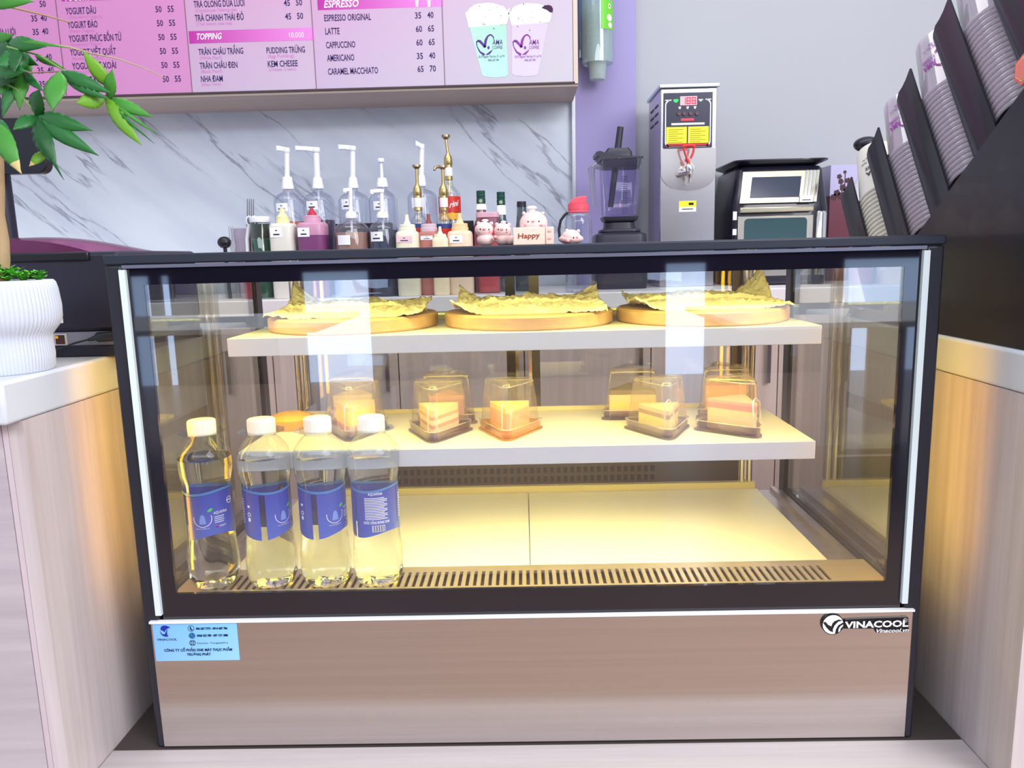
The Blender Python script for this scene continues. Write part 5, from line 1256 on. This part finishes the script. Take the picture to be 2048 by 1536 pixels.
def leaf(b, t, w_, mi=0, y0=None, dy=-.02, fold=.25, droop=.0, name='leaflet', tipcol=False):
    y0 = yp-.02 if y0 is None else y0
    B, E = at(b[0]/4.267, b[1]/4.267, y=y0), at(t[0]/4.267, t[1]/4.267, y=y0+dy)
    d = E-B; L = d.length; dn = d.normalized(); side = dn.cross(V((0, -1, 0)))
    side = (side-dn*side.dot(dn)).normalized(); nrm = side.cross(dn)
    if nrm.y > 0: nrm = -nrm
    W = w_/4.267*mpp(y0)/2; g = G(); n = 14; rows = []
    for i in range(n+1):
        s = i/n; ww = W*3.9*(s**.95)*(1-s)**1.2 if 0 < s < 1 else W*.012
        c = B+d*s+nrm*(L*.10*sin(pi*s))+V((0, 0, -droop*L*s*s))
        rows.append([g.v(c+side*ww*q+nrm*(-abs(q)*ww*fold)+nrm*(.0006*sin(s*40+q*3))) for q in (-1, -.55, 0, .55, 1)])
    for i in range(n):
        g.mi = 1 if (tipcol and i > n-4) else 0
        for j in range(4): g.f((rows[i][j], rows[i+1][j], rows[i+1][j+1], rows[i][j+1]))
    return g.o(name, [gcol[mi], gcol[4]], plant, smooth=70, solid=.0005)
def stem(pts, r0, r1, y0=None, mat=None):
    y0 = yp-.01 if y0 is None else y0
    P_ = [tuple(at(a/4.267, b/4.267, y=y0)) for a, b in pts]; n = len(P_)
    G().tube(P_, [r0+(r1-r0)*i/(n-1) for i in range(n)], 7).o('stalk', mat or P('stalk_green', (110, 150, 70), .5), plant, smooth=60)
# cluster low left
for a in (((310, 985), (790, 1115), 150, 0), ((310, 990), (845, 1330), 150, 0), ((300, 985), (490, 1430), 185, 3), ((330, 1010), (545, 1535), 60, 3), ((320, 985), (110, 1110), 130, 0), ((305, 990), (340, 760), 170, 3)): leaf(a[0], a[1], a[2], a[3], yp-.028, -.02)
stem([(-100, 640), (140, 760), (310, 985)], .0012, .0009, yp-.026)
# cluster reaching right
for a in (((935, 845), (1310, 1002), 110, 1), ((900, 830), (1206, 1240), 135, 2), ((930, 850), (1365, 1160), 34, 1), ((920, 850), (1318, 1225), 30, 0), ((900, 840), (650, 880), 150, 2), ((935, 850), (960, 590), 120, 1), ((960, 760), (705, 430), 130, 2), ((520, 610), (960, 800), 120, 0), ((560, 680), (930, 850), 90, 0)): leaf(a[0], a[1], a[2], a[3], yp-.045, -.012)
stem([(60, 400), (330, 470), (540, 600), (760, 740), (935, 850)], .0012, .0008, yp-.04)
# middle and upper left clusters
leaf((505, 610), (450, 945), 215, 1, yp-.05, -.02)
stem([(120, 560), (250, 620), (380, 615), (505, 610)], .0010, .0008, yp-.045, P('stalk_rose', (150, 110, 110), .5))
for a in (((70, 370), (400, 400), 130, 0), ((250, 470), (-20, 560), 200, 0), ((240, 480), (165, 940), 170, 1), ((180, 620), (20, 1010), 120, 0), ((200, 610), (380, 785), 80, 0), ((-60, 420), (170, 470), 170, 3), ((-80, 560), (230, 610), 200, 0), ((300, 480), (560, 590), 60, 1), ((-100, 640), (160, 660), 190, 3), ((120, 360), (130, 620), 190, 3)): leaf(a[0], a[1], a[2], a[3], yp-.02+.012*math.sin(a[1][0]), -.02)
for a in (((-60, 300), (230, 520), 190, 3), ((40, 420), (330, 560), 150, 0), ((-40, 620), (120, 860), 150, 1), ((150, 560), (230, 790), 110, 0), ((-120, 480), (90, 740), 180, 3), ((-90, 380), (120, 300), 120, 1), ((220, 520), (60, 380), 120, 0)): leaf(a[0], a[1], a[2], a[3], yp-.005, -.02)
leaf((-20, 1050), (185, 1485), 190, 1, yp-.05, -.015, tipcol=True)
leaf((400, 1290), (250, 1420), 95, 2, yp-.03, -.01, tipcol=True)
leaf((-150, 20), (290, 15), 150, 1, yp-.05, -.02)
leaf((-40, 1030), (120, 1180), 120, 0, yp-.02, -.02)
leaf((180, 355), (580, 410), 34, 1, yp-.055, -.01)
tan = P('twig_tan', (168, 136, 104), .7)
stem([(-60, 30), (140, 72), (380, 130), (600, 192)], .0014, .0007, yp-.03, tan)
stem([(330, 365), (600, 405), (760, 450), (1000, 500), (1230, 580), (1400, 662)], .0011, .0004, yp-.05, P('twig_pale', (170, 160, 120), .6))
# ------------------------------------------------------------------ receipt printer
yf = .090
x0, x1 = -.86, at(236, 600, y=yf).x+.006; zt = at(150, 503, y=yf).z
pr = thing('receipt_printer', 'black printer with glossy maroon lid on the left counter behind the plant', 'printer', ((x0+x1)/2, .2, .5173))
pk = P('printer_black', (32, 30, 48), .45)
G().box(x0, x1, yf, .335, at(150, 664, y=yf).z, zt).o('body', pk, pr, bevel=.006)
G().box(x0, x1, yf+.001, .335, .5173, at(150, 692, y=yf).z).o('foot_plate', pk, pr, bevel=.002)
zg0, zg1 = at(150, 692, y=yf).z+.0003, at(150, 664, y=yf).z-.0003
G().box(x0+.004, x1-.002, yf+.004, .33, zg0, zg1).o('port_strip', P('port_grey', (128, 132, 150), .5), pr, smooth=0)
a, b = at(109, 668, y=yf+.003), at(135, 690, y=yf+.003)
g = G().box(a.x, b.x, yf+.001, yf+.0038, b.z, a.z); g.mi = 1; g.box(a.x+.002, b.x-.0015, yf+.0004, yf+.001, b.z+.0015, a.z-.0015); g.mi = 2; g.box(a.x+.002, a.x+.006, yf-.0002, yf+.0004, a.z-.006, a.z-.0025)
g.o('network_port', [P('port_frame', (196, 196, 202), .4), P('port_hole', (70, 36, 24), .5), P('port_tab', (240, 180, 50), .4)], pr, smooth=0)
a, b = at(108, 626, y=yf), at(127, 646, y=yf)
G().box(a.x, b.x, yf-.0012, yf-.0002, b.z, a.z).o('paper_tag', paper_w, pr, smooth=0)
# domed lid
g = G(); rows = []
xa, xb_ = x0+.004, at(300, 500, y=.30).x+.022
zc = at(200, 474, y=.22).z
for i in range(15):
    v = i/14; y = yf+.004+v*.235; hump = sin(pi*min(1, .22+v*.78))**.6
    if i == 0: rows.append([(xa+(xb_-xa)*q/20, y, zt-.003) for q in range(21)])
    rows.append([(xa+(xb_-xa)*q/20, y, zt-.002+(zc-zt+.002)*hump*max(0.02, (1-(abs(q/20-.62)/.62 if q/20 < .62 else (q/20-.62)/.38)**2.2))) for q in range(21)])
R = [[g.v(p) for p in r] for r in rows]
for i in range(15):
    for q in range(20): g.f((R[i][q], R[i+1][q], R[i+1][q+1], R[i][q+1]))
g.o('lid', P('lid_maroon', (98, 36, 78), .22, coat=.25), pr, smooth=60)
g = G(); g.box(x0+.02, at(178, 500, y=yf).x, yf-.004, yf+.01, zt-.012, zt-.0005); g.o('paper_slot', P('slot_black', (20, 18, 28), .35), pr, bevel=.002)
c = G(); yb = yf-.006
c.tube([tuple(at(88, 710, y=yb-.003)), tuple(at(118, 698, y=yb)), tuple(at(150, 686, y=yb)), tuple(at(178, 679, y=yb))], .0013, 8)
p = [at(176, 680, y=yb), at(190, 676, y=yb), at(228, 672, y=yb)]
c.tube([tuple(p[0]), tuple(p[1]), tuple(p[1]+V((.004, 0, .001))), tuple(p[2])], [.002, .0035, .0065, .0068], 10)
tag(c.o('power_cable', P('cable_black', (34, 36, 44), .4), smooth=50), 'black cable with plug running behind the pot beneath the printer', 'cable')
# ------------------------------------------------------------------ till screen behind the plant
Ys = .42; a = at(95, 346, y=Ys)
sc = thing('till_screen', 'black till screen standing behind the plant leaves', 'screen', (a.x-.16, Ys, .5173))
zlo = a.z; pts = [(a.x-.16+x, zlo+.046+z) for x, z in rrect(.32, .092, .016, 6)]
G().prism(pts, Ys, Ys+.02).o('screen_body', P('screen_black', (22, 22, 34), .3), sc, bevel=.002)
p_ = at(-18, 200, y=Ys+.04).x; G().tube([(p_, Ys+.04, .5215), (p_, Ys+.04, at(4, 128, y=Ys+.04).z)], .015, 14).o('stand_pole', pk, sc)
G().box(a.x-.25, a.x-.03, Ys-.05, Ys+.12, .5173, .5213).o('stand_base', pk, sc, bevel=.002)
# ------------------------------------------------------------------ pig figurines on the showcase
yg = .115; kp = mpp(yg); dz = .0045
pigm = P('pig_pink', (244, 206, 200), .5, sub=.12); blush = P('pig_blush', (238, 168, 172), .5); eye = P('pig_eye', (40, 32, 36), .3); hatm = P('hat_white', (246, 244, 244), .6); snm = P('pig_snout', (234, 150, 150), .45)
def gp(px_, py_): q = at(px_, py_, y=yg); return (q.x, yg, q.z-dz)
def pig(label, head, hr, body, br, ears, eyes, snout, hat=None, extra=(), paws=(), yo=0):
    c = gp(*head); t = thing('pig_figurine', label, 'figurine', (c[0], yg+yo, ZT+.0004), 0, 'small pig figurines on top of the showcase')
    g = G(); g.M = Matrix.Translation((0, yo, 0))
    def bl(p, r, ry): q = gp(*p); g.ball(q, (r[0]*kp, ry, r[1]*kp), 24, 16)
    bl(head, hr, .011)
    for (p, r) in ((body, br),)+tuple(extra):
        q = gp(*p); zc_ = max(q[2], ZT+.0004+r[1]*kp); g.ball((q[0], yg+.001, zc_), (r[0]*kp, .012, r[1]*kp), 24, 16)
    for e_ in ears: bl(e_, (3.6, 3.8), .004)
    b = g.o('body', pigm, t, smooth=70)
    def front(px_, py_, off=0):
        q = gp(px_, py_); dx, dz_ = (px_-head[0])/hr[0], (py_-head[1])/hr[1]; s = max(.05, 1-dx*dx-dz_*dz_)
        return (q[0], yg+yo-.011*sqrt(s)-off, q[2])
    g = G()
    for e_ in eyes: g.ball(front(*e_), (1.5*kp, .0006, 1.7*kp), 12, 8)
    g.o('eyes', eye, t)
    g = G(); g.ball(front(*snout), (3.2*kp, .0016, 2.3*kp), 16, 10); g.o('snout', snm, t)
    g = G()
    for s in (-1, 1): g.ball(front(snout[0]+s*hr[0]*.55, snout[1]+hr[1]*.28), (3*kp, .0008, 2*kp), 12, 8)
    for p in paws: q = gp(*p); g.ball((q[0], yg+yo-.012, q[2]), (4*kp, .004, 4*kp), 14, 10)
    g.o('blush', blush, t)
    if hat:
        q = gp(*hat[0]); w_ = hat[1]*kp; g = G()
        g.lathe([(0, -w_*.5), (w_*.55, -w_*.5), (w_*.58, -w_*.1), (w_*.98, w_*.05), (w_*1.0, w_*.3), (w_*.6, w_*.55), (0, w_*.6)], (q[0], yg+yo, q[2]), 20)
        g.o('hat', hatm, t, smooth=60)
    return t
pig('pink pig figurine with a white hat, left one of the hugging pair', (968, 452.5), (18, 15), (971, 474), (17, 13), ((956.5, 440), (982.5, 440)), ((961.5, 452), (978, 452.5)), (969, 452), ((970, 435.5), 6.5))
pig('pink pig figurine with a white hat, right one of the hugging pair', (1005, 454), (16.5, 14.5), (1006, 474), (16, 12), ((993.5, 442), (1018, 443)), ((997, 452.5), (1013, 453)), (1004, 452.5), ((1007, 438), 5.5), (((1022, 476), (12, 10)),), ((991, 468),), yo=-.0)
pig('larger pink pig figurine in a white hat behind the Happy sign', (1067, 441), (27, 25), (1067, 462), (30, 24), ((1047.5, 420), (1085.5, 420)), ((1056, 437), (1077.5, 436.5)), (1066, 436.5), ((1063.5, 411), 10), (), ((1044, 447), (1086, 446)), yo=0)
pig('small pink pig figurine lying low in front of the drinking bottle', (1142, 467.5), (18.5, 14.5), (1142, 475), (24, 10), ((1133.5, 454.5), (1156.5, 455.5)), ((1146, 469), (1159.5, 468.5)), (1152.5, 468.5), None, (), ((1134, 475),))
a, b, c = gp(1026, 450), gp(1089, 484), gp(1106, 484)
sgn = thing('happy_sign', 'cream sign block reading Happy in front of the larger pig', 'sign', ((a[0]+c[0])/2, yg-.03, ZT+.0004))
yS = yg-.034
cm = P('sign_cream', (244, 216, 196), .5, sub=.05)
G().box(a[0], b[0], yS, yS+.016, ZT+.0004, a[2]).o('sign_face', cm, sgn, bevel=.0012)
G().box(b[0]+.0004, c[0], yS+.0005, yS+.016, ZT+.0004, a[2]).o('sign_end', P('sign_end', (244, 206, 190), .5), sgn, bevel=.0012)
g = G(); q = at(1036, 473, y=yS); r_ = at(1080, 471, y=yS)
g.text('Happy', lambda u, v: (q.x+u, yS-.0006, q.z-dz*.6+v+u*.03), 9.5*mpp(yS), r_.x-q.x, .05, .012); g.o('lettering', lettermat('ink_brick', (160, 62, 44)), sgn, smooth=0)
g = G()
for zz in (.35, .75):
    cx_ = (b[0]+c[0])/2; cz_ = ZT+(a[2]-ZT)*zz
    g.ball((cx_-.001, yS+.0004, cz_), (.0016, .0006, .0016), 10, 6).ball((cx_+.001, yS+.0004, cz_), (.0016, .0006, .0016), 10, 6)
g.o('heart_marks', blush, sgn)
